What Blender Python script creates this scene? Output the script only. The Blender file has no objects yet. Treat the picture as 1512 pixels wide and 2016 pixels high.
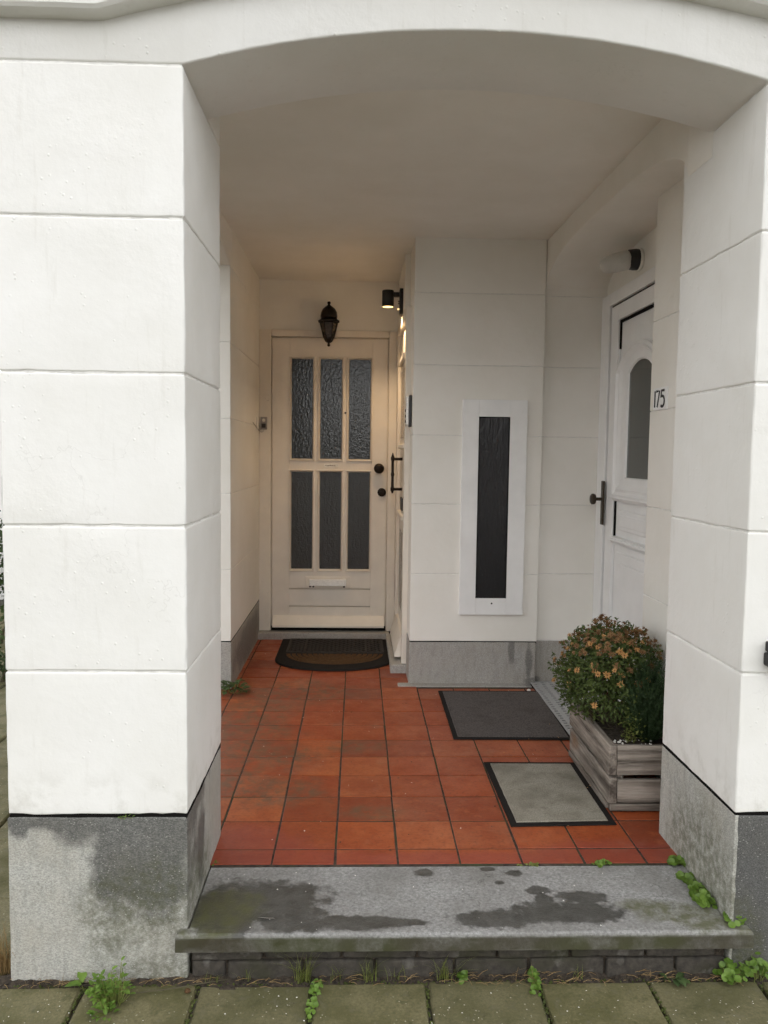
import bpy, bmesh, math, random
from mathutils import Vector, Matrix, noise
random.seed(7)
SC = bpy.context.scene
COL = SC.collection
R = math.radians

# ------------------------------------------------------------------ camera
cam_d = bpy.data.cameras.new('camera'); cam = bpy.data.objects.new('camera', cam_d); COL.objects.link(cam)
# axes of the world seen from the lens: two vanishing points give tilt, turn and roll
FPX, CX, CY = 1568.0, 756.0, 1008.0
_Y = Vector(((705 - CX) / FPX, -(892 - CY) / FPX, 1.0))
_a = (490 - CX) / FPX
_D = Vector((_a, -(_Y.x * _a + 1) / _Y.y, 1.0)).normalized(); _Y.normalize()
_Z = -_D
_X = _Y.cross(_Z)
if _X.x < 0: _X = -_X
right = Vector((_X.x, _Y.x, _Z.x)); up = Vector((_X.y, _Y.y, _Z.y)); fwd = Vector((_X.z, _Y.z, _Z.z))
cam.matrix_world = Matrix(((right.x, up.x, -fwd.x, 0), (right.y, up.y, -fwd.y, 0), (right.z, up.z, -fwd.z, 1.30), (0, 0, 0, 1)))
cam_d.sensor_fit = 'VERTICAL'; cam_d.sensor_height = 36.0; cam_d.lens = FPX / 2016 * 36.0
cam_d.clip_start = 0.05; cam_d.clip_end = 2000
SC.camera = cam

# ------------------------------------------------------------------ sky, sun, exposure
SUN_EL, SUN_AZ = R(46), R(-10)          # bright part of the cloud cover, behind the viewer
w = bpy.data.worlds.new('World'); SC.world = w; w.use_nodes = True
wn = w.node_tree; bg = wn.nodes['Background']
sky = wn.nodes.new('ShaderNodeTexSky'); sky.sky_type = 'NISHITA'; sky.sun_disc = False
sky.sun_elevation = SUN_EL; sky.sun_rotation = R(180) + SUN_AZ
sky.air_density = 1.0; sky.dust_density = 0.3; sky.ozone_density = 1.0
hs = wn.nodes.new('ShaderNodeHueSaturation'); hs.inputs['Saturation'].default_value = 0.08
wn.links.new(sky.outputs[0], hs.inputs['Color']); wn.links.new(hs.outputs[0], bg.inputs[0])
bg.inputs[1].default_value = 0.15
sun_d = bpy.data.lights.new('sun', 'SUN'); sun_d.energy = 0.5; sun_d.angle = R(110); sun_d.color = (1, .96, .89)
sun = bpy.data.objects.new('sun', sun_d); COL.objects.link(sun)
sdir = Vector((math.sin(SUN_AZ) * math.cos(SUN_EL), -math.cos(SUN_AZ) * math.cos(SUN_EL), math.sin(SUN_EL)))
sun.rotation_euler = sdir.to_track_quat('Z', 'Y').to_euler(); sun.location = (-2, -6, 9)
SC.view_settings.view_transform = 'Standard'; SC.view_settings.look = 'None'
SC.view_settings.gamma = 1; SC.view_settings.use_curve_mapping = False
SC.view_settings.exposure = 1.10
SC.cycles.max_bounces = 7; SC.cycles.diffuse_bounces = 5; SC.cycles.glossy_bounces = 3
SC.cycles.use_adaptive_sampling = True; SC.cycles.adaptive_threshold = 0.05
SC.cycles.use_denoising = True
SC.cycles.sample_clamp_indirect = 8

# ------------------------------------------------------------------ material helpers
def lin(r, g, b):
    f = lambda c: (c / 255 / 12.92) if c / 255 <= .04045 else ((c / 255 + .055) / 1.055) ** 2.4
    return (f(r), f(g), f(b), 1)
class NT:
    def __init__(s, name):
        s.m = bpy.data.materials.new(name); s.m.use_nodes = True; s.t = s.m.node_tree
        s.b = s.t.nodes['Principled BSDF']; s.out = s.t.nodes['Material Output']
        s._pos = s._obj = None
    def n(s, typ, **kw):
        x = s.t.nodes.new('ShaderNode' + typ)
        for k, v in kw.items(): setattr(x, k, v)
        return x
    def put(s, sock, v):
        if isinstance(v, bpy.types.NodeSocket): s.t.links.new(v, sock)
        elif v is not None: sock.default_value = v
    @property
    def pos(s):
        if s._pos is None: s._pos = s.n('NewGeometry').outputs['Position']
        return s._pos
    @property
    def obj(s):
        if s._obj is None: s._obj = s.n('TexCoord').outputs['Object']
        return s._obj
    def vec(s, op, a, b=None):
        x = s.n('VectorMath', operation=op); s.put(x.inputs[0], a)
        if b is not None: s.put(x.inputs[1], b)
        return x.outputs['Value'] if op in ('LENGTH', 'DOT_PRODUCT') else x.outputs[0]
    def math(s, op, a, b=None, clamp=False):
        x = s.n('Math', operation=op, use_clamp=clamp); s.put(x.inputs[0], a)
        if b is not None: s.put(x.inputs[1], b)
        return x.outputs[0]
    def noise(s, scale, detail=4, rough=.55, v=None, sc=None, col=False):
        v = v or s.pos
        if sc: v = s.vec('MULTIPLY', v, sc)
        x = s.n('TexNoise'); s.put(x.inputs['Vector'], v); x.inputs['Scale'].default_value = scale
        x.inputs['Detail'].default_value = detail; x.inputs['Roughness'].default_value = rough
        return x.outputs[1 if col else 0]
    def voro(s, scale, v=None, feature='F1', sc=None):
        v = v or s.pos
        if sc: v = s.vec('MULTIPLY', v, sc)
        x = s.n('TexVoronoi', feature=feature); s.put(x.inputs['Vector'], v); x.inputs['Scale'].default_value = scale
        return x.outputs['Distance']
    def map(s, v, a, b, c=0., d=1., smooth=False):
        x = s.n('MapRange'); s.put(x.inputs[0], v)
        if smooth: x.interpolation_type = 'SMOOTHSTEP'
        for i, k in enumerate((a, b, c, d)): x.inputs[i + 1].default_value = k
        return x.outputs[0]
    def mix(s, fac, a, b, mode='MIX'):
        x = s.n('Mix', data_type='RGBA', blend_type=mode); s.put(x.inputs[0], fac); s.put(x.inputs[6], a); s.put(x.inputs[7], b)
        return x.outputs[2]
    def bump(s, h, strength=.3, dist=.01, prev=None):
        x = s.n('Bump'); x.inputs['Strength'].default_value = strength; x.inputs['Distance'].default_value = dist
        s.put(x.inputs['Height'], h)
        if prev is not None: s.put(x.inputs['Normal'], prev)
        return x.outputs[0]
    def blobs(s, items, nscale=8, amp=.7, edge=.12, detail=5):
        """mask with a shape of its own: ragged ellipsoids (x, y, z, rx, ry, rz) in the place"""
        cur = None
        for (x, y, z, a, b, c) in items:
            v = s.vec('SUBTRACT', s.pos, (x, y, z)); v = s.vec('MULTIPLY', v, (1 / a, 1 / b, 1 / c))
            l = s.vec('LENGTH', v)
            cur = l if cur is None else s.math('MINIMUM', cur, l)
        nz = s.noise(nscale, detail, .6)
        d = s.math('ADD', cur, s.math('MULTIPLY', s.math('SUBTRACT', nz, .5), amp * 2))
        return s.map(d, 1 - edge, 1 + edge, 1, 0, True)
    def set(s, color=None, rough=None, normal=None, metal=None, spec=None, **kw):
        if color is not None: s.put(s.b.inputs['Base Color'], color)
        if rough is not None: s.put(s.b.inputs['Roughness'], rough)
        if normal is not None: s.put(s.b.inputs['Normal'], normal)
        if metal is not None: s.put(s.b.inputs['Metallic'], metal)
        if spec is not None: s.put(s.b.inputs['Specular IOR Level'], spec)
        for k, v in kw.items(): s.put(s.b.inputs[k], v)
        return s.m
M = {}
def simple(name, col, rough=.5, metal=0, nscale=40, var=.12, bump=.1, spec=.5):
    t = NT(name); n = t.noise(nscale, 4)
    c = t.mix(t.map(n, .3, .7), tuple(x * (1 - var) for x in col[:3]) + (1,), tuple(min(1, x * (1 + var)) for x in col[:3]) + (1,))
    M[name] = t.set(c, t.map(n, .3, .7, rough * .85, min(1, rough * 1.15)), t.bump(n, bump, .002), metal, spec)
    return M[name]

# painted render: off-white, brush marks, pimples and faint runs
def render_paint(name, base, dots=True, strong=1.0):
    t = NT(name)
    n1 = t.noise(2.6, 4, .6); n2 = t.noise(34, 4, .6)
    c = t.mix(t.map(n1, .32, .70), tuple(x * k for x, k in zip(base, (.925, .92, .90))) + (1,), base + (1,))
    if dots:
        c = t.mix(t.map(t.noise(6, 5, .65, sc=(7, 7, .7)), .60, .80, 0, .16), c, lin(158, 150, 130))     # faint rain runs
        low = t.n('SeparateXYZ'); t.put(low.inputs[0], t.pos)                                            # splash dirt near the plinth
        sd_ = t.math('MULTIPLY', t.map(low.outputs[2], .315, .46, 1, 0), t.map(t.noise(15, 5, .65), .48, .70))
        c = t.mix(t.math('MULTIPLY', sd_, .35), c, lin(140, 134, 112))
    if dots:                                                                                             # hairline cracks here and there
        ck = t.map(t.voro(3.2, v=t.vec('ADD', t.pos, t.vec('MULTIPLY', t.noise(7, 4, col=True), (.3, .3, .3))), feature='DISTANCE_TO_EDGE'), 0, .006, 1, 0)
        c = t.mix(t.math('MULTIPLY', t.math('MULTIPLY', ck, t.map(t.noise(1.7, 2), .58, .66)), .14), c, lin(120, 114, 100))
    h = n2
    if dots:
        trowel = t.math('MULTIPLY', t.noise(9, 5, .62), t.map(t.noise(2.1, 2), .46, .62, .5, 3.2))
        v = t.voro(42); sel = t.map(t.noise(7, 1), .50, .58)
        d = t.math('MULTIPLY', t.map(v, .0, .20, 1, 0, True), sel)
        h = t.math('ADD', t.math('ADD', t.math('MULTIPLY', n2, .5), trowel), t.math('MULTIPLY', d, .75))
    else: h = t.math('ADD', n2, t.math('MULTIPLY', t.noise(6, 3), 3.5))
    nrm = t.bump(h, (.42 if dots else .30) * strong, .004)
    M[name] = t.set(c, t.map(n2, .3, .7, .5, .68), nrm, spec=.35)
render_paint('render_white', (.83, .825, .80))
render_paint('render_inner', (.86, .84, .79), dots=False, strong=.7)
M['joint'] = simple('joint', (.74, .73, .70), .8)
M['gap_dark'] = simple('gap_dark', (.010, .0095, .009), .95, spec=.05)  # near-black: the shade inside gaps and holes, put into the colour

# bluestone: hammered grey limestone with pale flecks and mossy stains
def bluestone(name, stains, green, base=(.30, .30, .29), dark=.80, light=1.0):
    t = NT(name)
    fl = t.noise(190, 5, .75, sc=(1, 1, 1.8)); big = t.noise(7, 5, .65); streak = t.noise(17, 6, .7, sc=(2.6, 2.6, .8))
    c = t.mix(t.map(fl, .38, .62), tuple(x * .62 * light for x in base) + (1,), tuple(x * 1.30 * light for x in base) + (1,))
    c = t.mix(t.map(big, .35, .7, 0, .45), c, (.34 * light, .31 * light, .25 * light, 1))
    c = t.mix(t.map(streak, .5, .68, 0, .45), c, tuple(x * .55 for x in base) + (1,))
    rough = t.map(fl, .3, .7, .6, .85)
    if stains:
        m = t.blobs(stains, 11, .85, .30)
        m = t.math('MULTIPLY', m, t.map(fl, .30, .66, 1.15, .75))
        c = t.mix(t.math('MULTIPLY', m, dark, True), c, (.050, .051, .050, 1))
        rough = t.math('SUBTRACT', rough, t.math('MULTIPLY', m, .22))
    if green:
        m = t.math('MULTIPLY', t.blobs(green, 9, .9, .45), t.map(t.noise(38, 5, .7), .34, .6))
        c = t.mix(t.math('MULTIPLY', m, .66), c, (.078, .082, .036, 1))
    sp_ = t.math('MULTIPLY', t.map(t.voro(95, sc=(1, 1, 1.7)), .08, .22, 1, 0), t.map(t.noise(40, 3), .42, .58))
    c = t.mix(t.math('MULTIPLY', sp_, .78), c, (.66, .65, .60, 1))
    h = t.math('ADD', fl, sp_)
    M[name] = t.set(c, rough, t.bump(h, .8, .004), spec=.3)
bluestone('plinth_front', [(-.80, 2.11, .315, .20, .3, .05), (-.60, 2.11, .30, .22, .3, .085), (-.66, 2.11, .20, .055, .3, .17), (-.55, 2.11, .17, .11, .3, .14), (-.47, 2.3, .15, .05, .06, .12), (-.9, 2.11, .29, .03, .2, .05)],
          [(-.58, 2.11, .07, .14, .3, .12), (-.53, 2.11, -.13, .14, .3, .05), (-.66, 2.11, 0, .06, .3, .10), (-.46, 2.25, .05, .04, .2, .08), (1.06, 2.3, .05, .05, .25, .20)], base=(.40, .40, .37), light=1.18)
bluestone('plinth_wet', [(1.6, 2.11, .1, .9, .6, .9)], [(1.09, 2.11, -.06, .06, .2, .12)], dark=.8)
bluestone('plinth_inner', [(1.0, 4.42, .02, .05, .2, .02), (.98, 4.42, .14, .02, .2, .12), (.88, 4.42, .2, .02, .2, .08), (-.68, 5.0, .12, .1, .55, .10)], [], base=(.41, .395, .37), dark=.55)

# terracotta floor tile, each tile fired a little differently, damp sheen, grime on the left side
t = NT('terracotta')
rnd = t.n('ObjectInfo').outputs['Random']
own = t.vec('ADD', t.pos, t.vec('MULTIPLY', t.vec('ADD', (0, 0, 0), rnd), (37, 53, 0)))
n1 = t.noise(6, 5, .65, v=own); n2 = t.noise(75, 4, .7); n3 = t.noise(17, 6, .65, v=own)
rp = t.n('ValToRGB'); t.put(rp.inputs[0], rnd); rp.color_ramp.interpolation = 'LINEAR'
for k_, (p_, cc_) in enumerate(((0, (.21, .045, .017, 1)), (.3, (.36, .080, .021, 1)), (.6, (.29, .055, .016, 1)), (.85, (.42, .112, .034, 1)), (1, (.20, .052, .026, 1)))):
    e_ = rp.color_ramp.elements[k_] if k_ < 2 else rp.color_ramp.elements.new(p_)
    e_.position = p_; e_.color = cc_
c = rp.outputs[0]
c = t.mix(t.map(n1, .40, .66, 0, .6), c, (.215, .040, .016, 1))
c = t.mix(t.map(n3, .52, .70, 0, .5), c, (.43, .125, .045, 1))
c = t.mix(t.map(n2, .50, .66, 0, .5), c, (.13, .034, .014, 1))
c = t.mix(t.map(t.noise(38, 5, .7, v=own), .55, .68, 0, .45), c, (.20, .036, .012, 1))
grime = t.blobs([(-.52, 3.75, 0, .22, .55, 1), (-.36, 3.35, 0, .20, .15, 1), (-.50, 3.08, 0, .13, .20, 1), (-.30, 2.98, 0, .20, .13, 1), (.07, 2.80, 0, .10, .06, 1), (.0, 3.46, 0, .14, .07, 1), (-.3, 4.25, 0, .3, .2, 1)], 7, .85, .5)
c = t.mix(t.math('MULTIPLY', grime, t.map(t.noise(19, 6, .72, v=own), .38, .60, 0, .9)), c, (.14, .078, .044, 1))
scuff = t.map(t.noise(26, 5, .75, v=own, sc=(.6, 2.4, 1)), .60, .72, 0, .40)
c = t.mix(scuff, c, (.36, .20, .13, 1))
pink = t.blobs([(-.36, 2.56, 0, .22, .12, 1), (-.22, 2.47, 0, .35, .05, 1), (.35, 2.47, 0, .5, .04, 1), (.86, 2.5, 0, .3, .08, 1)], 10, .9, .5)
c = t.mix(t.math('MULTIPLY', pink, .5), c, (.25, .055, .045, 1))
salt = t.map(t.noise(4.2, 6, .65), .58, .72, 0, .32)
c = t.mix(salt, c, (.33, .19, .13, 1))
pits = t.map(t.voro(80, sc=(1, 2.2, 1)), .06, .20, 1, 0)
pits = t.math('MULTIPLY', pits, t.map(t.noise(14, 3), .44, .60))
c = t.mix(t.math('MULTIPLY', pits, .7), c, (.05, .025, .015, 1))
M['terracotta'] = t.set(c, t.map(n1, .3, .7, .30, .55), t.bump(t.math('SUBTRACT', t.math('ADD', t.math('MULTIPLY', n2, .5), n3), pits), .22, .003), spec=.28)

t = NT('mortar')
n = t.noise(30, 5)
c = t.mix(t.map(n, .4, .6), (.022, .014, .010, 1), (.060, .042, .030, 1))
c = t.mix(t.map(t.noise(6, 4), .5, .64), c, (.035, .042, .016, 1))
M['mortar'] = t.set(c, .9, t.bump(n, .6, .004))

# doorstep slab with wet patches and algae
t = NT('doorstep_stone')
fl = t.noise(120, 5, .7); big = t.noise(6, 5, .6); cell = t.noise(22, 5, .6)
c = t.mix(t.map(fl, .32, .68), (.15, .15, .149, 1), (.47, .47, .46, 1))
c = t.mix(t.map(cell, .48, .68, 0, .45), c, (.24, .23, .225, 1))
c = t.mix(t.map(t.voro(60), 0, .1, .6, 0), c, (.12, .12, .12, 1))
wet = t.blobs([(-.36, 2.20, 0, .13, .14, .1), (-.24, 2.25, 0, .16, .09, .1), (-.17, 2.15, 0, .11, .07, .1), (.03, 2.125, 0, .12, .035, .1), (-.06, 2.135, 0, .05, .03, .1), (.16, 2.125, 0, .05, .016, .1),
               (.40, 2.14, 0, .12, .045, .1), (.56, 2.17, 0, .12, .05, .1), (.66, 2.17, 0, .12, .055, .1), (.68, 2.245, 0, .075, .035, .1), (.55, 2.285, 0, .04, .022, .1), (.56, 2.235, 0, .03, .03, .1), (.22, 2.39, 0, .03, .022, .1),
               (.50, 2.385, 0, .03, .02, .1), (.445, 2.33, 0, .015, .012, .1), (.42, 2.41, 0, .025, .012, .1)], 24, .85, .20, 9)
c = t.mix(t.map(big, .38, .66, 0, .55), c, (.155, .150, .135, 1))
halo = t.blobs([(-.25, 2.24, 0, .28, .19, .1), (.08, 2.13, 0, .24, .06, .1), (.58, 2.19, 0, .30, .12, .1), (.30, 2.38, 0, .35, .06, .1)], 12, .9, .5, 6)
c = t.mix(t.math('MULTIPLY', halo, .30), c, (.13, .125, .115, 1))
c = t.mix(t.math('MULTIPLY', wet, t.map(cell, .30, .70, .97, .72)), c, (.038, .037, .032, 1))
alg = t.blobs([(.95, 2.16, 0, .13, .05, .03), (1.02, 2.12, 0, .12, .05, .2), (.86, 2.2, 0, .09, .035, .03), (-.42, 2.12, 0, .10, .09, .03), (-.36, 2.2, 0, .10, .1, .03)], 14, .8, .35)
c = t.mix(t.math('MULTIPLY', alg, t.map(cell, .35, .6, .25, .8)), c, (.075, .078, .025, 1))
sep = t.n('SeparateXYZ'); t.put(sep.inputs[0], t.pos)
front = t.map(sep.outputs[2], -.018, -.006, 1, 0)            # the rough nosing below the arris is overgrown
c = t.mix(t.math('MULTIPLY', front, t.map(t.noise(13, 5, .65), .3, .55, .72, .98)), c, t.mix(t.map(t.noise(3.3, 4), .42, .6), (.050, .044, .028, 1), (.042, .044, .014, 1)))
ck = t.map(t.voro(4.5, v=t.vec('ADD', t.pos, t.vec('MULTIPLY', t.noise(9, 4, col=True), (.22, .22, .22))), feature='DISTANCE_TO_EDGE'), 0, .008, 1, 0)
ck = t.math('MULTIPLY', ck, t.map(t.noise(2.4, 2), .5, .62))
c = t.mix(t.math('MULTIPLY', ck, .8), c, (.06, .06, .055, 1))
spk = t.math('MULTIPLY', t.map(t.voro(24), 0, .055, 1, 0), t.map(t.noise(5, 2), .5, .6))
c = t.mix(spk, c, (.62, .60, .55, 1))
rg = t.math('SUBTRACT', .68, t.math('MULTIPLY', wet, .30))
M['doorstep_stone'] = t.set(c, rg, t.bump(t.math('ADD', fl, t.math('MULTIPLY', cell, 1.2)), .42, .004), spec=.45)

t = NT('old_brick')
n = t.noise(45, 5, .65); b2 = t.noise(7, 4)
c = t.mix(t.map(n, .3, .7), (.024, .021, .017, 1), (.070, .060, .048, 1))
c = t.mix(t.map(b2, .5, .68, 0, .75), c, (.030, .030, .012, 1))
c = t.mix(t.map(t.noise(16, 4), .6, .72, 0, .5), c, (.20, .19, .17, 1))
M['old_brick'] = t.set(c, .85, t.bump(n, .7, .004))

# mossy concrete paving
t = NT('paving')
rnd = t.n('ObjectInfo').outputs['Random']
n = t.noise(130, 5, .7); b2 = t.noise(8, 5, .6); b3 = t.noise(32, 5, .65)
c = t.mix(t.map(n, .3, .7), (.100, .092, .042, 1), (.23, .205, .108, 1))
c = t.mix(t.map(b2, .40, .62, 0, .8), c, (.078, .076, .022, 1))
c = t.mix(t.map(t.noise(19, 5, .7), .55, .68, 0, .6), c, (.050, .056, .016, 1))
c = t.mix(t.math('MULTIPLY', t.map(b3, .55, .7), .45), c, (.19, .175, .13, 1))
c = t.mix(t.math('MULTIPLY', rnd, .3), c, (.10, .095, .06, 1))
v = t.voro(70); spk = t.math('MULTIPLY', t.map(v, .06, .2, 1, 0), t.map(t.noise(23, 3), .5, .6))
c = t.mix(spk, c, (.50, .47, .36, 1))
dk = t.math('MULTIPLY', t.map(t.voro(44, sc=(1, 1.3, 1)), 0, .13, 1, 0), t.map(t.noise(10, 3), .48, .6))
c = t.mix(dk, c, (.03, .03, .02, 1))
M['paving'] = t.set(c, t.map(b2, .3, .7, .55, .8), t.bump(t.math('ADD', t.math('ADD', n, b3), spk), .5, .004), spec=.4)
t = NT('soil'); n = t.noise(70, 6, .7)
c = t.mix(t.map(n, .35, .65), (.018, .014, .010, 1), (.085, .065, .045, 1))
c = t.mix(t.map(t.voro(120), 0, .16, .8, 0), c, (.22, .19, .15, 1))
M['soil'] = t.set(c, .95, t.bump(n, 1, .012))
simple('joint_bed', (.13, .12, .09), .9, nscale=30, var=.3, bump=.5)
simple('asphalt', (.11, .10, .095), .85, nscale=160, var=.3, bump=.5)
simple('ground_earth', (.07, .068, .05), .95, nscale=2, var=.25)

# door paints, glass, metals
def paint(name, base, rough=.38, dirt=.12):
    t = NT(name); n = t.noise(9, 5); f = t.noise(45, 5, .6, sc=(1, 1, .15))
    c = t.mix(t.map(n, .35, .7), tuple(x * .93 for x in base) + (1,), base + (1,))
    c = t.mix(t.map(t.noise(28, 6, .7), .64, .76, 0, dirt * 3), c, (.22, .18, .13, 1))
    M[name] = t.set(c, t.map(n, .3, .7, rough, rough + .12), t.bump(t.math('ADD', f, t.math('MULTIPLY', n, .5)), .12, .002), spec=.5)
paint('cream_paint', (.82, .765, .68)); paint('white_upvc', (.87, .87, .86), .28, .03); paint('old_white', (.80, .745, .655), .4, .16)
t = NT('rolled_glass')
n = t.noise(58, 2, .5); n2 = t.noise(34, 3, .6, sc=(1.8, 1, .8))
M['rolled_glass'] = t.set((.012, .014, .014, 1), .16, t.bump(t.math('ADD', n, n2), .34, .003), spec=.55)
t = NT('fine_glass')
M['fine_glass'] = t.set((.026, .028, .027, 1), .18, t.bump(t.math('ADD', t.noise(95, 3), t.noise(40, 2, sc=(1.6, 1, .6))), .55, .004), spec=.6)
t = NT('streaked_glass')
n = t.noise(85, 3, .6, sc=(1, 1, .12)); n2 = t.noise(45, 4, .6, sc=(1, 1, .3))
M['streaked_glass'] = t.set((.014, .014, .016, 1), .18, t.bump(t.math('ADD', n, n2), .8, .006), spec=.5)
t = NT('clear_glass')
M['clear_glass'] = t.set((.035, .042, .038, 1), .06, spec=.7)
simple('black_metal', (.012, .012, .012), .45, .3, 90, .3, .15)
simple('bronze', (.024, .018, .014), .42, .8, 70, .35, .25)
simple('brass_dark', (.065, .052, .038), .4, .8, 60, .3, .2)
simple('black_plastic', (.016, .016, .017), .4)
simple('silver', (.78, .77, .74), .42, .35, 120, .2, .3)
simple('flap_metal', (.88, .87, .84), .38, .1, 120, .1, .3)
simple('grey_plate', (.42, .42, .42), .5, .15, 60, .14, .15)
simple('opal_glass', (.60, .59, .55), .35, 0, 20, .06, .03)
simple('black_rubber', (.016, .014, .013), .8, 0, 120, .3, .4, spec=.12)
simple('lattice_rubber', (.040, .034, .030), .7, 0, 120, .4, .4, spec=.25)  # lighter than the base so that the lattice pattern reads
simple('coir', (.10, .058, .030), .95, 0, 160, .45, 1, spec=.05)
simple('plate_white', (.80, .78, .72), .4)
simple('ink', (.012, .012, .012), .6)
simple('ink_brown', (.16, .11, .07), .6)
simple('lantern_glass', (.055, .040, .028), .25, 0, 60, .5, .6)
simple('cable_grey', (.30, .28, .26), .5)
t = NT('lamp_glow'); t.set((.9, .7, .4, 1), .4); t.put(t.b.inputs['Emission Color'], (1, .66, .22, 1)); t.put(t.b.inputs['Emission Strength'], 1.6); M['lamp_glow'] = t.m
t = NT('lamp_led'); t.set((.9, .7, .4, 1), .4); t.put(t.b.inputs['Emission Color'], (1, .72, .34, 1)); t.put(t.b.inputs['Emission Strength'], .5); M['lamp_led'] = t.m
t = NT('mat_ribbed'); n = t.noise(160, 3, .7)
wv = t.n('TexWave', wave_type='BANDS', bands_direction='DIAGONAL'); t.put(wv.inputs['Vector'], t.pos); wv.inputs['Scale'].default_value = 42; wv.inputs['Distortion'].default_value = 1.6; wv.inputs['Detail'].default_value = 2; wv.inputs['Detail Scale'].default_value = 6
c = t.mix(t.map(n, .3, .7), (.038, .032, .031, 1), (.17, .148, .14, 1)); c = t.mix(t.math('MULTIPLY', wv.outputs[1], .45), c, (.20, .18, .17, 1))
c = t.mix(t.map(t.noise(7, 4), .55, .75, 0, .5), c, (.06, .055, .045, 1))
M['mat_ribbed'] = t.set(c, .95, t.bump(t.math('ADD', n, wv.outputs[1]), .8, .005), spec=.1)
t = NT('mat_pile'); n = t.noise(220, 3, .7); b2 = t.noise(7, 5, .6)
c = t.mix(t.map(n, .3, .7), (.20, .185, .150, 1), (.40, .375, .315, 1)); c = t.mix(t.map(b2, .40, .66, 0, .7), c, (.165, .15, .118, 1))
c = t.mix(t.map(t.noise(21, 5, .7), .54, .72, 0, .5), c, (.13, .115, .085, 1))
c = t.mix(t.map(t.voro(55), 0, .06, .8, 0), c, (.05, .05, .04, 1))
M['mat_pile'] = t.set(c, 1, t.bump(n, .8, .004), spec=.05)

def wood(name, sc):
    t = NT(name)
    g = t.noise(34, 6, .7, sc=sc); g2 = t.noise(120, 4, .65, sc=sc); b2 = t.noise(6, 4)
    c = t.mix(t.map(g, .34, .66), (.065, .053, .042, 1), (.38, .335, .285, 1))
    c = t.mix(t.math('MULTIPLY', t.map(g2, .5, .7), .5), c, (.37, .335, .29, 1))
    c = t.mix(t.map(t.noise(9, 4, .6, sc=sc), .54, .60, 0, .7), c, (.05, .04, .033, 1))
    c = t.mix(t.map(b2, .5, .72, 0, .6), c, (.13, .10, .08, 1))
    c = t.mix(t.map(t.noise(4, 5, .6), .60, .70, 0, .6), c, (.20, .105, .045, 1))
    M[name] = t.set(c, .8, t.bump(t.math('ADD', g, t.math('MULTIPLY', g2, .6)), .7, .004), spec=.25)
wood('wood_along_x', (.07, 1, 1)); wood('wood_along_y', (1, .07, 1)); wood('wood_along_z', (1, 1, .07))

def leafmat(name, a, b, trans=.25, rough=.5):
    t = NT(name); rnd = t.noise(26, 3); n = t.noise(9, 3)
    c = t.mix(t.map(rnd, .3, .7), a + (1,), b + (1,)); c = t.mix(t.map(n, .35, .7, 0, .35), c, tuple(x * .6 for x in a) + (1,))
    t.set(c, rough, spec=.35)
    tr = t.n('BsdfTranslucent'); t.put(tr.inputs[0], c); mx = t.n('MixShader'); mx.inputs[0].default_value = trans
    t.t.links.new(t.b.outputs[0], mx.inputs[1]); t.t.links.new(tr.outputs[0], mx.inputs[2]); t.t.links.new(mx.outputs[0], t.out.inputs[0])
    M[name] = t.m
leafmat('leaf_mum', (.050, .080, .020), (.145, .195, .055), .35); leafmat('leaf_feather', (.030, .058, .024), (.065, .112, .042), .3)
leafmat('leaf_weed', (.11, .20, .03), (.24, .38, .07), .35, .45); leafmat('leaf_round', (.09, .17, .025), (.21, .33, .06), .3, .4)
leafmat('grass_green', (.13, .17, .035), (.29, .31, .09), .35); leafmat('grass_dry', (.24, .15, .06), (.42, .30, .14), .3)
leafmat('fern_green', (.05, .085, .03), (.10, .15, .05), .3); leafmat('hedge_green', (.025, .045, .014), (.06, .095, .03))
leafmat('petal_tan', (.48, .25, .075), (.66, .40, .17), .2, .7); leafmat('petal_brown', (.20, .112, .050), (.36, .215, .095), .2, .8)
leafmat('moss', (.045, .060, .014), (.10, .12, .03), .1, .9)
simple('flower_eye', (.16, .075, .03), .9); simple('stem', (.07, .06, .03), .8)

# ------------------------------------------------------------------ object helpers
WLOC = {}
def link(name, me, loc, mat, parent=None, smooth=False, wn=False):
    o = bpy.data.objects.new(name, me); COL.objects.link(o)
    if mat is not None and not me.materials: me.materials.append(M[mat] if isinstance(mat, str) else mat)
    loc = Vector(loc); WLOC[o.name] = loc
    if parent is not None:
        o.parent = parent; o.location = loc - WLOC[parent.name]
    else: o.location = loc
    if smooth: me.shade_smooth()
    if wn:
        md = o.modifiers.new('wn', 'WEIGHTED_NORMAL'); md.keep_sharp = False; md.weight = 100
    return o
def mesh_obj(name, verts, faces, mat, parent=None, smooth=False, wn=False, origin=None, mats=None, midx=None):
    xs = [v[0] for v in verts]; ys = [v[1] for v in verts]; zs = [v[2] for v in verts]
    o = Vector(origin) if origin else Vector(((min(xs) + max(xs)) / 2, (min(ys) + max(ys)) / 2, min(zs)))
    me = bpy.data.meshes.new(name); me.from_pydata([Vector(v) - o for v in verts], [], faces); me.update()
    bm = bmesh.new(); bm.from_mesh(me); bmesh.ops.recalc_face_normals(bm, faces=bm.faces); bm.to_mesh(me); bm.free()
    if mats:
        for m in mats: me.materials.append(M[m])
        for p, i in zip(me.polygons, midx): p.material_index = i
    return link(name, me, o, mat, parent, smooth, wn)
def empty(name, loc, label=None, cat=None, group=None, parent=None):
    o = bpy.data.objects.new(name, None); COL.objects.link(o); o.empty_display_size = .05
    loc = Vector(loc); WLOC[o.name] = loc
    if parent is not None: o.parent = parent; o.location = loc - WLOC[parent.name]
    else: o.location = loc
    return tag(o, label, cat, group)
def tag(o, label=None, cat=None, group=None, kind=None):
    if label: o['label'] = label
    if cat: o['category'] = cat
    if group: o['group'] = group
    if kind: o['kind'] = kind
    return o
def struct(o): o['kind'] = 'structure'; return o

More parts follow.
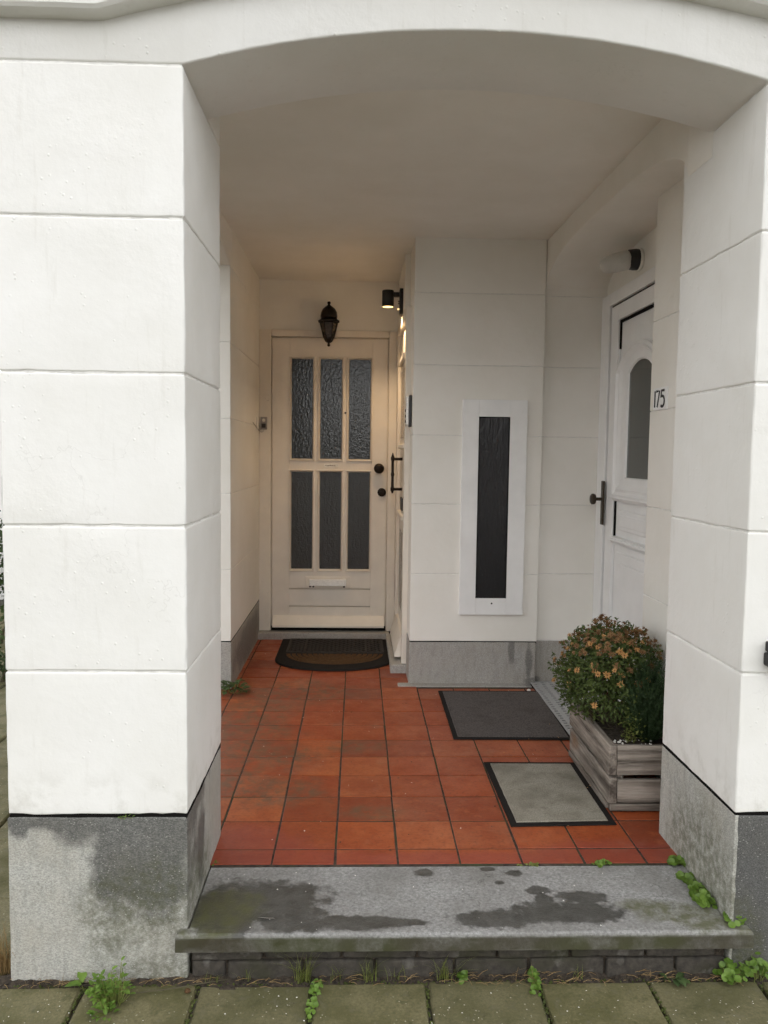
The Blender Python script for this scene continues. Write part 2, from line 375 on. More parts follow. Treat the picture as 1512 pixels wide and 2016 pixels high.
def gridbox_data(dim, r=.003, step=None, wob=0., seed=0., cheap=False, rag=0.):
    """rounded box of size dim with its corner at 0, optional fine grid and uneven surface"""
    ax = []
    for L in dim:
        rr = min(r, L * .45)
        a = [0, rr, L - rr, L] if cheap else [0, rr * .35, rr, L - rr, L - rr * .35, L]
        if step and L - 2 * rr > step * 1.5:
            k = int((L - 2 * rr) / step); a = sorted(set(a + [rr + (L - 2 * rr) * i / k for i in range(1, k)]))
        ax.append(a)
    nx, ny, nz = [len(a) for a in ax]
    idx = {}; V = []; F = []
    def vid(i, j, k):
        if (i, j, k) not in idx:
            p = Vector((ax[0][i], ax[1][j], ax[2][k])); q = Vector([max(min(r, L * .45), min(L - min(r, L * .45), x)) for x, L in zip(p, dim)])
            d = p - q; l = d.length
            if l > 1e-9:
                p = q + d / l * min(r, min(dim) * .45)
                edge = sum(1 for x in d if abs(x) > 1e-6) > 1
                if wob:
                    s = noise.noise(p * 6 + Vector((seed, seed * 1.7, seed * .3))) * .6 + noise.noise(p * 22 + Vector((seed * 2, 3, seed))) * .4
                    p = p + d / l * wob * s
                if edge and rag:
                    s = noise.noise(p * 34 + Vector((seed, 9, seed * 2))) + .6 * noise.noise(p * 95 + Vector((seed, 1, 5)))
                    p = p - d / l * rag * max(0, s)
            idx[(i, j, k)] = len(V); V.append(p)
        return idx[(i, j, k)]
    for i in range(nx - 1):
        for j in range(ny - 1):
            F.append([vid(i, j, 0), vid(i, j + 1, 0), vid(i + 1, j + 1, 0), vid(i + 1, j, 0)])
            F.append([vid(i, j, nz - 1), vid(i + 1, j, nz - 1), vid(i + 1, j + 1, nz - 1), vid(i, j + 1, nz - 1)])
    for i in range(nx - 1):
        for k in range(nz - 1):
            F.append([vid(i, 0, k), vid(i + 1, 0, k), vid(i + 1, 0, k + 1), vid(i, 0, k + 1)])
            F.append([vid(i, ny - 1, k), vid(i, ny - 1, k + 1), vid(i + 1, ny - 1, k + 1), vid(i + 1, ny - 1, k)])
    for j in range(ny - 1):
        for k in range(nz - 1):
            F.append([vid(0, j, k), vid(0, j, k + 1), vid(0, j + 1, k + 1), vid(0, j + 1, k)])
            F.append([vid(nx - 1, j, k), vid(nx - 1, j + 1, k), vid(nx - 1, j + 1, k + 1), vid(nx - 1, j, k + 1)])
    return V, F
SEED = [0]
def box(name, x, y, z, mat, parent=None, r=.003, step=None, wob=0., rag=0., cheap=True, rot=0.):
    SEED[0] += 1
    fine = step is not None
    V, F = gridbox_data((x[1] - x[0], y[1] - y[0], z[1] - z[0]), r, step, wob, SEED[0] * 3.17, cheap and not fine, rag)
    o = Vector(((x[1] - x[0]) / 2, (y[1] - y[0]) / 2, 0))
    me = bpy.data.meshes.new(name)
    V = [v - o for v in V]
    if rot:
        m = Matrix.Rotation(rot, 3, 'Z'); V = [m @ v for v in V]
    me.from_pydata(V, [], F); me.update()
    return link(name, me, (o.x + x[0], o.y + y[0], z[0]), mat, parent, fine, fine)
def lathe(prof, n=20, axis='Z', c=(0, 0, 0)):
    """prof: list of (radius, height); axis the turning axis"""
    V = []; F = []
    for (rd, h) in prof:
        for i in range(n):
            a = 2 * math.pi * i / n; p = (rd * math.cos(a), rd * math.sin(a), h)
            if axis == 'X': p = (p[2], p[0], p[1])
            if axis == 'Y': p = (p[0], p[2], p[1])
            V.append((p[0] + c[0], p[1] + c[1], p[2] + c[2]))
    for k in range(len(prof) - 1):
        for i in range(n): F.append([k * n + i, k * n + (i + 1) % n, (k + 1) * n + (i + 1) % n, (k + 1) * n + i])
    F.append(list(range(n))); F.append([(len(prof) - 1) * n + i for i in range(n)])
    return V, F
def lobj(name, prof, mat, parent=None, n=20, axis='Z', c=(0, 0, 0), smooth=True, origin=None):
    V, F = lathe(prof, n, axis, c); o = mesh_obj(name, V, F, mat, parent, origin=origin)
    if smooth:
        o.data.shade_smooth()
        try: o.data.set_sharp_from_angle(angle=R(38))
        except Exception: pass
    return o
def tube(pts, rad, n=8):
    V = []; F = []
    P = [Vector(p) for p in pts]
    for i, p in enumerate(P):
        d = (P[min(i + 1, len(P) - 1)] - P[max(i - 1, 0)]).normalized()
        u = d.cross(Vector((0, 0, 1)) if abs(d.z) < .9 else Vector((1, 0, 0))).normalized(); v = d.cross(u)
        rr = rad[i] if isinstance(rad, (list, tuple)) else rad
        for k in range(n): V.append(p + (u * math.cos(2 * math.pi * k / n) + v * math.sin(2 * math.pi * k / n)) * rr)
    for i in range(len(P) - 1):
        for k in range(n): F.append([i * n + k, i * n + (k + 1) % n, (i + 1) * n + (k + 1) % n, (i + 1) * n + k])
    F.append(list(range(n))); F.append([(len(P) - 1) * n + k for k in range(n)])
    return V, F
def merge(parts):
    V = []; F = []
    for v, f in parts:
        b = len(V); V += list(v); F += [[i + b for i in q] for q in f]
    return V, F
def prism(outline, z0, z1, bev=0.):
    """outline of (x, y) points, extruded in z, top edge chamfered by bev towards the centre"""
    n = len(outline); cx = sum(p[0] for p in outline) / n; cy = sum(p[1] for p in outline) / n
    V = [(p[0], p[1], z0) for p in outline]; F = []
    V += [(p[0], p[1], z1 - bev) for p in outline]
    for i in range(n): F.append([i, (i + 1) % n, n + (i + 1) % n, n + i])
    top = n
    if bev:
        for p in outline:
            dx, dy = cx - p[0], cy - p[1]; l = math.hypot(dx, dy); V.append((p[0] + dx / l * bev, p[1] + dy / l * bev, z1))
        for i in range(n): F.append([n + i, n + (i + 1) % n, 2 * n + (i + 1) % n, 2 * n + i])
        top = 2 * n
    F.append([top + i for i in range(n)]); F.append(list(range(n))[::-1])
    return V, F

# ------------------------------------------------------------------ the setting: ground, road, pavement, porch floor
GZ = -.155
def sheet(name, x0, x1, y0, y1, z, mat, n=1):
    V = []; F = []
    for i in range(n + 1):
        for j in range(n + 1): V.append((x0 + (x1 - x0) * i / n, y0 + (y1 - y0) * j / n, z))
    for i in range(n):
        for j in range(n): F.append([i * (n + 1) + j, (i + 1) * (n + 1) + j, (i + 1) * (n + 1) + j + 1, i * (n + 1) + j + 1])
    return struct(mesh_obj(name, V, F, mat))
sheet('ground', -400, 400, -400, 400, -.30, 'ground_earth')
sheet('road', -60, 60, -9.5, -2.6, -.27, 'asphalt')
box_k = struct(box('kerb', (-60, 60), (-2.6, -2.45), (-.40, -.16), 'paving', r=.02))
pav = struct(box('pavement', (-30, 30), (-2.45, 2.112), (-.40, -.178), 'joint_bed', r=.01))
PT = .31; G = .006
def paver_mesh(sx, sy, h, seed, b=.007):
    rnd = random.Random(seed); V = []; F = []
    def ring(ins, z, jit):
        b0 = len(V); pts = []
        for (cx, cy, dx, dy) in ((0, 0, 1, 0), (1, 0, 0, 1), (1, 1, -1, 0), (0, 1, 0, -1)):
            for k in range(5):
                u = k / 5; x = ins + (sx - 2 * ins) * (cx + dx * u); y = ins + (sy - 2 * ins) * (cy + dy * u)
                pts.append((x + rnd.uniform(-jit, jit) - sx / 2, y + rnd.uniform(-jit, jit) - sy / 2, z + rnd.uniform(-jit, jit) * .5))
        V.extend(pts); return b0
    a = ring(0, -h, 0); m = ring(0, -b, .0016); t = ring(b * .8, 0, .0014)
    for p, q in ((a, m), (m, t)):
        for i in range(20): F.append([p + i, p + (i + 1) % 20, q + (i + 1) % 20, q + i])
    c = len(V); V.append((0, 0, .0005))
    for i in range(20): F.append([t + i, t + (i + 1) % 20, c])
    me = bpy.data.meshes.new('paving_slab'); me.from_pydata(V, [], F); me.update(); me.materials.append(M['paving'])
    return me
pms = [paver_mesh(PT - G * 1.6, PT - G * 1.6, .045, 11 + i) for i in range(5)]
for i in range(-9, 10):
    for j in range(0, 9):
        o = link('paving_slab', pms[(i * 3 + j) % 5], (.045 + PT * i + (0.0 if j % 2 == 0 else PT * .0) + random.uniform(-.003, .003), 2.092 - PT * (j + .5) + (.012 if i in (-2, 1) and j == 0 else 0), GZ + random.uniform(-.003, .003)), None, pav)
        o.rotation_euler = (random.uniform(-.008, .008), random.uniform(-.008, .008), random.uniform(-.012, .012) + (math.pi if (i + j) % 2 else 0))
# crumbly earth in the strip against the house
V = []; F = []; nx = 220; ny = 7
for i in range(nx + 1):
    for j in range(ny + 1):
        x = -1.6 + 3.6 * i / nx; y = 2.066 + .056 * j / ny
        z = GZ - .010 + .020 * (j / ny) ** 1.3 + .012 * noise.noise(Vector((x * 22, y * 22, 1))) + .006 * noise.noise(Vector((x * 70, y * 70, 4)))
        if j == 0: z = GZ - .03
        V.append((x, y, z))
for i in range(nx):
    for j in range(ny): F.append([i * (ny + 1) + j, (i + 1) * (ny + 1) + j, (i + 1) * (ny + 1) + j + 1, i * (ny + 1) + j + 1])
o = mesh_obj('soil_strip', V, F, 'soil', smooth=True); o['kind'] = 'structure'
# porch floor bed with the single tiles on it
floor = struct(box('porch_floor', (-.95, 1.42), (2.432, 5.62), (-.25, -.0016), 'mortar', r=.004))
TS = .2; TG = .0022
def tile_mesh(sx, sy, seed):
    rnd = random.Random(seed); b = .0012; V = []; F = []
    for ins, z in ((0, -.02), (0, -b), (b, 0)):
        for (cx, cy) in ((0, 0), (1, 0), (1, 1), (0, 1)):
            V.append((ins + (sx - 2 * ins) * cx - sx / 2 + rnd.uniform(-.0007, .0007), ins + (sy - 2 * ins) * cy - sy / 2 + rnd.uniform(-.0007, .0007), z))
    for p in (0, 4):
        for i in range(4): F.append([p + i, p + (i + 1) % 4, p + 4 + (i + 1) % 4, p + 4 + i])
    F.append([8, 9, 10, 11])
    me = bpy.data.meshes.new('floor_tile'); me.from_pydata(V, [], F); me.update(); me.materials.append(M['terracotta'])
    return me
tmeshes = {}
for i in range(-4, 8):
    x0, x1 = -.06 + TS * i, -.06 + TS * (i + 1)
    for j in range(-1, 15):
        y0, y1 = 2.534 + TS * j, 2.534 + TS * (j + 1)
        if j == -1: y0 = 2.436
        if y0 > 4.36 and x0 > .30: continue
        if x1 < -.69 and (y0 > 4.3): continue
        if y0 > 5.5: continue
        if x0 > 1.03 and y0 < 2.6: continue
        if x1 < -.5 and y0 < 2.5: continue
        x1c = min(x1, 1.40); y1c = y1
        if x0 > .22 and y1 > 4.36: y1c = 4.362
        if y1c - y0 < .03: continue
        key = (round(x1c - x0, 3), round(y1c - y0, 3), (i * 5 + j * 3) % 4)
        if key not in tmeshes: tmeshes[key] = tile_mesh(x1c - x0 - TG * 3.2, y1c - y0 - TG * 3.4, (i * 31 + j * 17) % 1000)
        o = link('floor_tile', tmeshes[key], ((x0 + x1c) / 2 + random.uniform(-.001, .001), (y0 + y1c) / 2 + random.uniform(-.001, .001), random.uniform(-.0003, .0012)), None, floor)
        o.rotation_euler = (random.uniform(-.003, .003), random.uniform(-.003, .003), random.uniform(-.006, .006))

# ------------------------------------------------------------------ the white house round the porch
house = empty('white_townhouse', (.06, 2.11, GZ), 'white rendered house with arched entrance porch, block joints and grey stone plinth', 'building')
JW = .0017     # half of a joint
def courses(parent, x, y, zs, mat, name='render_block', r=.0058, step=.030, wob=.0030, rag=.0058):
    for a, b in zip(zs[:-1], zs[1:]):
        box(name, x, y, (a + JW, b - JW), mat, parent, r, step, wob, rag)
FC = [.315, .71, 1.10, 1.50, 1.896, 2.275]
# free-standing pillar on the left
pl = box('pillar', (-.927, -.457), (2.115, 2.640), (-.2, 2.62), 'joint', house, .002)
courses(pl, (-.932, -.452), (2.11, 2.645), FC, 'render_white')
box('render_block', (-.932, -.452), (2.4535, 2.645), (2.275 + JW, 2.60), 'render_inner', pl, .005, .05, .001)
box('plinth_block', (-.935, -.4535), (2.108, 2.643), (-.22, .3095), 'plinth_front', pl, .006, .03, .0025, .003)
box('joint_gap', (-.9295, -.4545), (2.1125, 2.6425), (.300, .321), 'gap_dark', pl, .001)
# right hand pillar and the house front beyond it
pr = box('pillar', (1.060, 2.98), (2.115, 2.640), (-.2, 2.62), 'joint', house, .002)
courses(pr, (1.055, 3.0), (2.11, 2.645), FC, 'render_white', step=.04)
box('render_block', (1.055, 1.6), (2.4535, 2.645), (2.275 + JW, 2.60), 'render_inner', pr, .005, .05, .001)
box('plinth_block', (1.0555, 1.0700), (2.1085, 2.643), (-.22, .3095), 'plinth_front', pr, .003, .03, .0012, .001)
box('plinth_block', (1.0625, 3.0), (2.1065, 2.60), (-.22, .3095), 'plinth_wet', pr, .006, .03, .0025, .003)
box('joint_gap', (1.0575, 2.9), (2.1125, 2.6425), (.300, .321), 'gap_dark', pr, .001)
# arch over the opening: front, soffit and back in one moulded body
def arc_z(x, xa, xb, zs, rise):
    h = (xb - xa) / 2; c = (xa + xb) / 2; rad = (h * h + rise * rise) / (2 * rise)
    return zs + rise - rad + math.sqrt(max(0, rad * rad - (x - c) ** 2))
def arch_body(name, xa, xb, x0, x1, y0, y1, zs, rise, ztop, mat, parent, axis='X', b=.006, n=64, wob=.0012, basket=False, skew=0.):
    """wall over an arched opening xa..xb, running x0..x1, thick y0..y1; axis 'Y' swaps the plan"""
    xs = sorted(set([x0, x1, xa, xb] + [x0 + (x1 - x0) * i / n for i in range(n + 1)] + [xa + (xb - xa) * i / n for i in range(n + 1)]))
    xs = [v for k, v in enumerate(xs) if k == 0 or v - xs[k - 1] > 1e-4]
    def zb(x, off=0):
        if basket and xa < x < xb:
            u = abs((x - (xa + xb) / 2) / ((xb - xa) / 2)); return zs + rise * math.sqrt(max(0, 1 - u ** 3)) + off
        return (arc_z(x, xa, xb, zs, rise) if xa - 1e-6 <= x <= xb + 1e-6 else zs) + off
    rows = [(y0, None), (y0, b * 1.0), (y0 + b * .35, b * .35), (y0 + b, 0), (y1 - b, 0), (y1, b), (y1, None)]
    V = []; F = []; m = len(rows)
    for x in xs:
        for (y, off) in rows:
            z = ztop if off is None else zb(x, off)
            if off is not None and wob: z += wob * (noise.noise(Vector((x * 9, y * 5, zs))) + .7 * noise.noise(Vector((x * 40, y * 5, 2)))) * (1 if off else .6)
            V.append((x, y, z) if axis == 'X' else (y + skew * (x1 - x), x, z))
    for i in range(len(xs) - 1):
        for k in range(m - 1): F.append([i * m + k, (i + 1) * m + k, (i + 1) * m + k + 1, i * m + k + 1])
        F.append([i * m + m - 1, (i + 1) * m + m - 1, (i + 1) * m, i * m])
    F.append(list(range(m))); F.append([(len(xs) - 1) * m + k for k in range(m)])
    o = mesh_obj(name, V, F, mat, parent); o.data.shade_smooth()
    o.data.set_sharp_from_angle(angle=R(50))
    return o
ab = arch_body('arch', -.452, 1.055, -.932, 3.0, 2.11, 2.452, 2.275 + JW, .104, 3.6, 'render_white', house)
# hood moulding: level over the pillar, then following the arch
def hood():
    pts = []
    for i in range(12): pts.append((-1.0 + .35 * i / 12, 2.376))
    for i in range(61):
        x = -.65 + 1.9 * i / 60; pts.append((x, arc_z(x, -.65, 1.25, 2.376, .132)))
    pts += [(1.6, 2.376), (3.0, 2.376)]
    prof = [(2.112, 0), (2.062, .004), (2.054, .012), (2.052, .030), (2.060, .040), (2.062, .062), (2.040, .078), (2.036, .125), (2.112, .150)]
    V = []; F = []; m = len(prof)
    for (x, z) in pts:
        s = .0015 * noise.noise(Vector((x * 14, 3, 1)))
        for (y, dz) in prof: V.append((x, y, z + dz + s))
    for i in range(len(pts) - 1):
        for k in range(m): F.append([i * m + k, (i + 1) * m + k, (i + 1) * m + (k + 1) % m, i * m + (k + 1) % m])
    F.append(list(range(m))); F.append([(len(pts) - 1) * m + k for k in range(m)])
    o = mesh_obj('hood_moulding', V, F, 'render_white', ab); o.data.shade_smooth(); o.data.set_sharp_from_angle(angle=R(35))
hood()
# ceiling
box('ceiling', (-.93, 1.5), (2.453, 5.75), (2.475, 2.62), 'render_inner', house, .004, .08, .003)
# left side: wall with its pier end, arched side opening
LC = [.265, .66, 1.073, 1.475, 1.88, 2.28]
lw = box('side_wall', (-.929, -.687), (4.313, 5.75), (-.2, 2.62), 'joint', house, .002)
courses(lw, (-.932, -.684), (4.31, 5.78), LC, 'render_inner', r=.003, step=.05, wob=.0012, rag=.001)
box('render_block', (-.932, -.684), (4.31, 5.78), (2.28 + JW, 2.61), 'render_inner', lw, .005, .06, .001)
box('plinth_block', (-.934, -.682), (4.308, 5.78), (-.2, .2615), 'plinth_inner', lw, .005, .05, .0015, .002)
box('joint_gap', (-.931, -.685), (4.3115, 5.7), (.250, .272), 'gap_dark', lw, .001)
arch_body('side_arch', 2.645, 4.31, 2.60, 4.36, -.93, -.684, 2.28, .10, 3.6, 'render_inner', house, axis='Y')
box('upper_wall', (-.931, -.70), (4.36, 5.8), (2.615, 3.6), 'render_white', house, .004)
# rear wall with the narrow window, and its set-back part beside the white door
RC = [.245, .629, 1.021, 1.404, 1.790, 2.18, 2.60]
rw = box('rear_wall', (.303, 1.019), (4.423, 5.7), (-.2, 2.62), 'joint', house, .002)
courses(rw, (.30, 1.022), (4.42, 5.72), RC, 'render_inner', r=.003, step=.06, wob=.0012, rag=.001)
box('plinth_block', (.298, 1.018), (4.417, 5.72), (-.2, .2415), 'plinth_inner', rw, .005, .04, .0015, .002)
box('joint_gap', (.3015, 1.0205), (4.4215, 5.7), (.230, .2475), 'gap_dark', rw, .001)
nw = box('niche_wall', (1.02, 1.5), (4.463, 4.7), (-.2, 2.5), 'joint', house, .002)
courses(nw, (1.0225, 1.5), (4.46, 4.72), RC, 'render_inner', r=.003, step=.06, wob=.0012, rag=.001)
box('plinth_block', (1.0195, 1.5), (4.457, 4.72), (-.2, .2415), 'plinth_inner', nw, .004, .05, .001)
box('floor_ledge', (.235, .99), (4.362, 4.43), (-.05, .006), 'plinth_inner', house, .006, .03, .002, .002)
# return wall that carries the house number
QC = [.26, .715, 1.09, 1.49, 1.858, 2.5]
qw = box('number_wall', (1.228, 1.49), (2.60, 3.332), (-.2, 2.5), 'joint', house, .002)
courses(qw, (1.225, 1.5), (2.58, 3.335), QC, 'render_inner', r=.003, step=.05, wob=.001, rag=.001)
box('plinth_block', (1.227, 1.5), (2.58, 3.332), (-.2, .253), 'plinth_inner', qw, .004, .06, .001)
arch_body('niche_arch', 2.60, 4.47, 2.43, 4.50, 1.0245, 1.49, 2.20, .166, 2.62, 'render_inner', house, axis='Y', b=.004, n=90, basket=True, skew=.0138)
box('head_wall', (1.375, 1.52), (3.30, 4.5), (2.172, 2.6), 'render_inner', house, .003)
# wall round the cream door, lining above the side door
box('door_head_wall', (-.70, .32), (5.565, 5.75), (2.137, 2.6), 'render_inner', house, .003, .06, .001)
box('door_back_wall', (-.75, .5), (5.80, 5.95), (-.2, 2.7), 'gap_dark', house, .003)
box('lining', (.268, .34), (4.80, 5.60), (2.15, 2.6), 'render_inner', house, .004, .06, .001)
box('shell_lid', (-.93, 3.0), (2.3, 6.4), (3.55, 3.7), 'render_white', house, .01)  # unseen lid, added to close the shell so that no light leaks in
box('house_back', (1.52, 3.0), (2.646, 6.4), (-.3, 3.56), 'render_white', house, .01)
box('house_rear', (-.93, 1.6), (5.96, 6.4), (-.3, 3.56), 'render_white', house, .01)

# --- cream front door with six panes
def face_box(name, x, z, y, mat, parent, r=.003, **k): return box(name, x, y, z, mat, parent, r, **k)
fd = empty('front_door', (-.2, 5.56, .05), parent=house)
fr = 5.545
V1 = [box('frame_post', (-.684, -.603), (fr, 5.70), (.048, 2.137), 'old_white', fd, .004, .06, .0008),
      box('frame_post', (.207, .290), (fr, 5.70), (.048, 2.137), 'old_white', fd, .004, .06, .0008),
      box('frame_head', (-.602, .206), (fr, 5.70), (2.092, 2.1365), 'old_white', fd, .004, .06, .0008)]
# leaf: stiles, rails and muntins round six openings
LX0, LX1, LZ0, LZ1 = -.596, .199, .078, 2.082
gx = [(-.464, -.318), (-.265, -.117), (-.066, .083)]; gz = [(.482, 1.165), (1.257, 1.945)]
ly0, ly1 = 5.572, 5.612
leaf = fd
def lf(n, x, z): return box(n, x, (ly0, ly1), z, 'cream_paint', leaf, .0015)
lf('stile', (LX0, gx[0][0] - .012), (LZ0, LZ1)); lf('stile', (gx[2][1] + .012, LX1), (LZ0, LZ1))
xa, xb = gx[0][0] - .0118, gx[2][1] + .0118
lf('top_rail', (xa, xb), (gz[1][1] + .012, LZ1)); lf('lock_rail', (xa, xb), (gz[0][1] + .012, gz[1][0] - .012))
for k in range(2):
    for i in range(2): lf('muntin', (gx[i][1] + .012, gx[i + 1][0] - .012), (gz[k][0] - .012, gz[k][1] + .012))
# bottom rail in three boards with grooves
lf('bottom_rail', (xa, xb), (.345, gz[0][0] - .012)); lf('bottom_board', (xa, xb), (.222, .338)); lf('bottom_rail', (xa, xb), (LZ0, .215))
box('rail_back', (xa + .002, xb - .002), (ly0 + .022, ly1 - .002), (LZ0 + .002, gz[0][0] - .02), 'old_white', leaf, .001)
for k in range(2):
    for i in range(3):
        x0, x1 = gx[i]; z0, z1 = gz[k]
        p = box('pane', (x0 - .012, x1 + .012), (ly0 + .018, ly0 + .024), (z0 - .012, z1 + .012), 'rolled_glass' if k else 'fine_glass', leaf, .0005)
        V = []; F = []
        prof = [(.0155, .000), (.0155, -.009), (.011, -.012), (.008, -.010), (.0075, .002), (.0055, .002), (.004, -.001), (.0, .012), (.0, .018)]
        for (o_, dy) in prof:
            for (xx, zz) in ((x0 - o_, z0 - o_), (x1 + o_, z0 - o_), (x1 + o_, z1 + o_), (x0 - o_, z1 + o_)): V.append((xx, ly0 + dy, zz))
        for a in range(len(prof) - 1):
            for q in range(4): F.append([a * 4 + q, a * 4 + (q + 1) % 4, a * 4 + 4 + (q + 1) % 4, a * 4 + 4 + q])
        mesh_obj('glazing_bead', V, F, 'cream_paint', leaf)
# weather board at the foot
V = []; F = []
for x in (-.588, .193):
    for (y, z) in ((ly0 + .001, .152), (ly0 - .012, .150), (ly0 - .060, .092), (ly0 - .060, .078), (ly0 + .001, .078)): V.append((x, y, z))
for k in range(5): F.append([k, (k + 1) % 5, 5 + (k + 1) % 5, 5 + k])
F += [[0, 1, 2, 3, 4], [5, 6, 7, 8, 9]]
mesh_obj('weather_board', V, F, 'cream_paint', leaf)
box('letter_plate', (-.362, -.046), (ly0 - .010, ly0 + .002), (.352, .428), 'old_white', leaf, .0015)
box('letter_flap', (-.332, -.074), (ly0 - .034, ly0 - .0105), (.368, .412), 'flap_metal', leaf, .003, .02, .0015, .001)
for x in (-.328, -.305, -.09): box('flap_screw', (x - .006, x + .006), (ly0 - .018, ly0 - .0101), (.355, .366), 'black_metal', leaf, .002)
box('name_plate', (-.236, -.138), (ly0 - .004, ly0 + .001), (1.199, 1.224), 'plate_white', leaf, .001)
lobj('door_knob', [(.012, .002), (.012, -.03), (.030, -.034), (.036, -.045), (.034, -.056), (.020, -.066), (.003, -.068)], 'bronze', leaf, 20, 'Y', (.146, ly0, 1.195))
lobj('lock_knob', [(.030, .001), (.030, -.008), (.025, -.012), (.025, -.022), (.012, -.026), (.003, -.0262)], 'bronze', leaf, 20, 'Y', (.168, ly0, 1.028))
lobj('peep_hole', [(.007, .001), (.007, -.003), (.002, -.0035)], 'bronze', leaf, 10, 'Y', (-.0915, ly0, 1.577))
box('rebate', (.1992, .2068), (5.585, 5.70), (.05, 2.09), 'old_white', fd, .001); box('rebate', (-.6028, -.5962), (5.585, 5.70), (.05, 2.09), 'old_white', fd, .001); box('rebate', (-.596, .199), (5.585, 5.70), (2.083, 2.0915), 'old_white', fd, .001)
box('threshold', (-.684, .23), (5.475, 5.70), (-.05, .047), 'plinth_inner', fd, .006, .03, .0015, .002)
box('draught_gap', (-.6, .204), (5.56, 5.6), (.048, .077), 'gap_dark', fd, .001)

# --- door in the corridor's right wall, seen almost edge on
sd = empty('corridor_door', (.28, 5.05, .05), parent=house)
box('frame_post', (.262, .33), (5.40, 5.544), (.052, 2.149), 'old_white', sd, .004)
box('frame_post', (.270, .33), (4.655, 4.735), (.052, 2.149), 'old_white', sd, .004)
box('frame_head', (.262, .33), (4.736, 5.399), (2.085, 2.148), 'old_white', sd, .004)
sl = box('door_leaf', (.284, .325), (4.737, 5.398), (.075, 2.084), 'cream_paint', house, .003)
box('moulding', (.262, .2835), (4.80, 5.34), (.895, .925), 'cream_paint', sl, .006)
box('moulding', (.262, .2835), (4.80, 5.34), (1.87, 1.905), 'cream_paint', sl, .006)
box('moulding', (.268, .2835), (4.80, 5.34), (1.33, 1.36), 'cream_paint', sl, .006)
V = []; F = []
for y in (4.74, 5.39):
    for (x, z) in ((.285, .21), (.270, .205), (.232, .085), (.232, .072), (.285, .072)): V.append((x, y, z))
for k in range(5): F.append([k, (k + 1) % 5, 5 + (k + 1) % 5, 5 + k])
F += [[0, 1, 2, 3, 4], [5, 6, 7, 8, 9]]
mesh_obj('weather_board', V, F, 'cream_paint', sl)
box('pane', (.2815, .2838), (4.84, 5.30), (1.40, 1.83), 'fine_glass', sl, .0005)
box('pane', (.2815, .2838), (4.84, 5.30), (.30, .80), 'fine_glass', sl, .0005)
box('letter_plate', (.276, .2838), (4.98, 5.16), (.94, 1.02), 'black_metal', sl, .002)
V, F = merge([tube([(.222, 5.10, 1.045), (.222, 5.10, 1.06)], [.004, .009]), tube([(.222, 5.10, 1.06), (.222, 5.10, 1.075), (.222, 5.10, 1.09), (.222, 5.10, 1.15), (.222, 5.10, 1.168), (.222, 5.10, 1.18), (.222, 5.10, 1.25), (.222, 5.10, 1.265), (.222, 5.10, 1.28)], [.012, .013, .009, .0085, .012, .0085, .009, .013, .011]),
              tube([(.222, 5.10, 1.28), (.222, 5.10, 1.292), (.222, 5.10, 1.305)], [.009, .006, .002]), tube([(.222, 5.10, 1.072), (.286, 5.10, 1.072)], .009), tube([(.222, 5.10, 1.265), (.286, 5.10, 1.265)], .009)])
hd = mesh_obj('pull_handle', V, F, 'bronze', sl, True)
box('door_step', (.205, .36), (4.635, 5.47), (-.05, .050), 'plinth_inner', sd, .010, .02, .002, .002)

# --- white door with the arched light in the niche (it faces left)
wd = empty('niche_door', (1.36, 3.9, .0), parent=house)
DX = 1.36
box('frame_post', (DX - .012, DX + .10), (4.325, 4.4595), (.0, 2.172), 'white_upvc', wd, .004)
box('frame_post', (DX - .012, DX + .10), (3.336, 3.43), (.0, 2.172), 'white_upvc', wd, .004)
box('frame_head', (DX - .012, DX + .10), (3.4305, 4.3245), (2.105, 2.1715), 'white_upvc', wd, .004)
box('gap_shade_strip', (DX + .004, DX + .06), (4.3155, 4.3245), (.02, 2.104), 'gap_dark', wd, .001)  # near-black strips paint in the shade of the gaps round the leaf
box('gap_shade_strip', (DX + .004, DX + .06), (3.4305, 4.3245), (2.098, 2.1045), 'gap_dark', wd, .001)
wl = box('door_leaf', (DX + .018, DX + .06), (3.436, 4.3145), (.02, 2.097), 'white_upvc', house, .003)
x0 = DX - .002
box('stile', (x0, DX + .0178), (4.200, 4.3145), (.022, 2.096), 'white_upvc', wl, .004); box('stile', (x0, DX + .0178), (3.4365, 3.553), (.022, 2.096), 'white_upvc', wl, .004)
box('top_rail', (x0, DX + .0178), (3.5535, 4.1995), (2.012, 2.0955), 'white_upvc', wl, .004)
box('gap_shade_strip', (DX + .008, DX + .0178), (4.190, 4.1998), (1.862, 2.0118), 'gap_dark', wl, .001)
box('gap_shade_strip', (DX + .008, DX + .0178), (3.56, 4.190), (1.998, 2.0118), 'gap_dark', wl, .001)
box('gap_shade_strip', (DX + .008, DX + .0178), (4.188, 4.1998), (.862, 1.07), 'gap_dark', wl, .001)
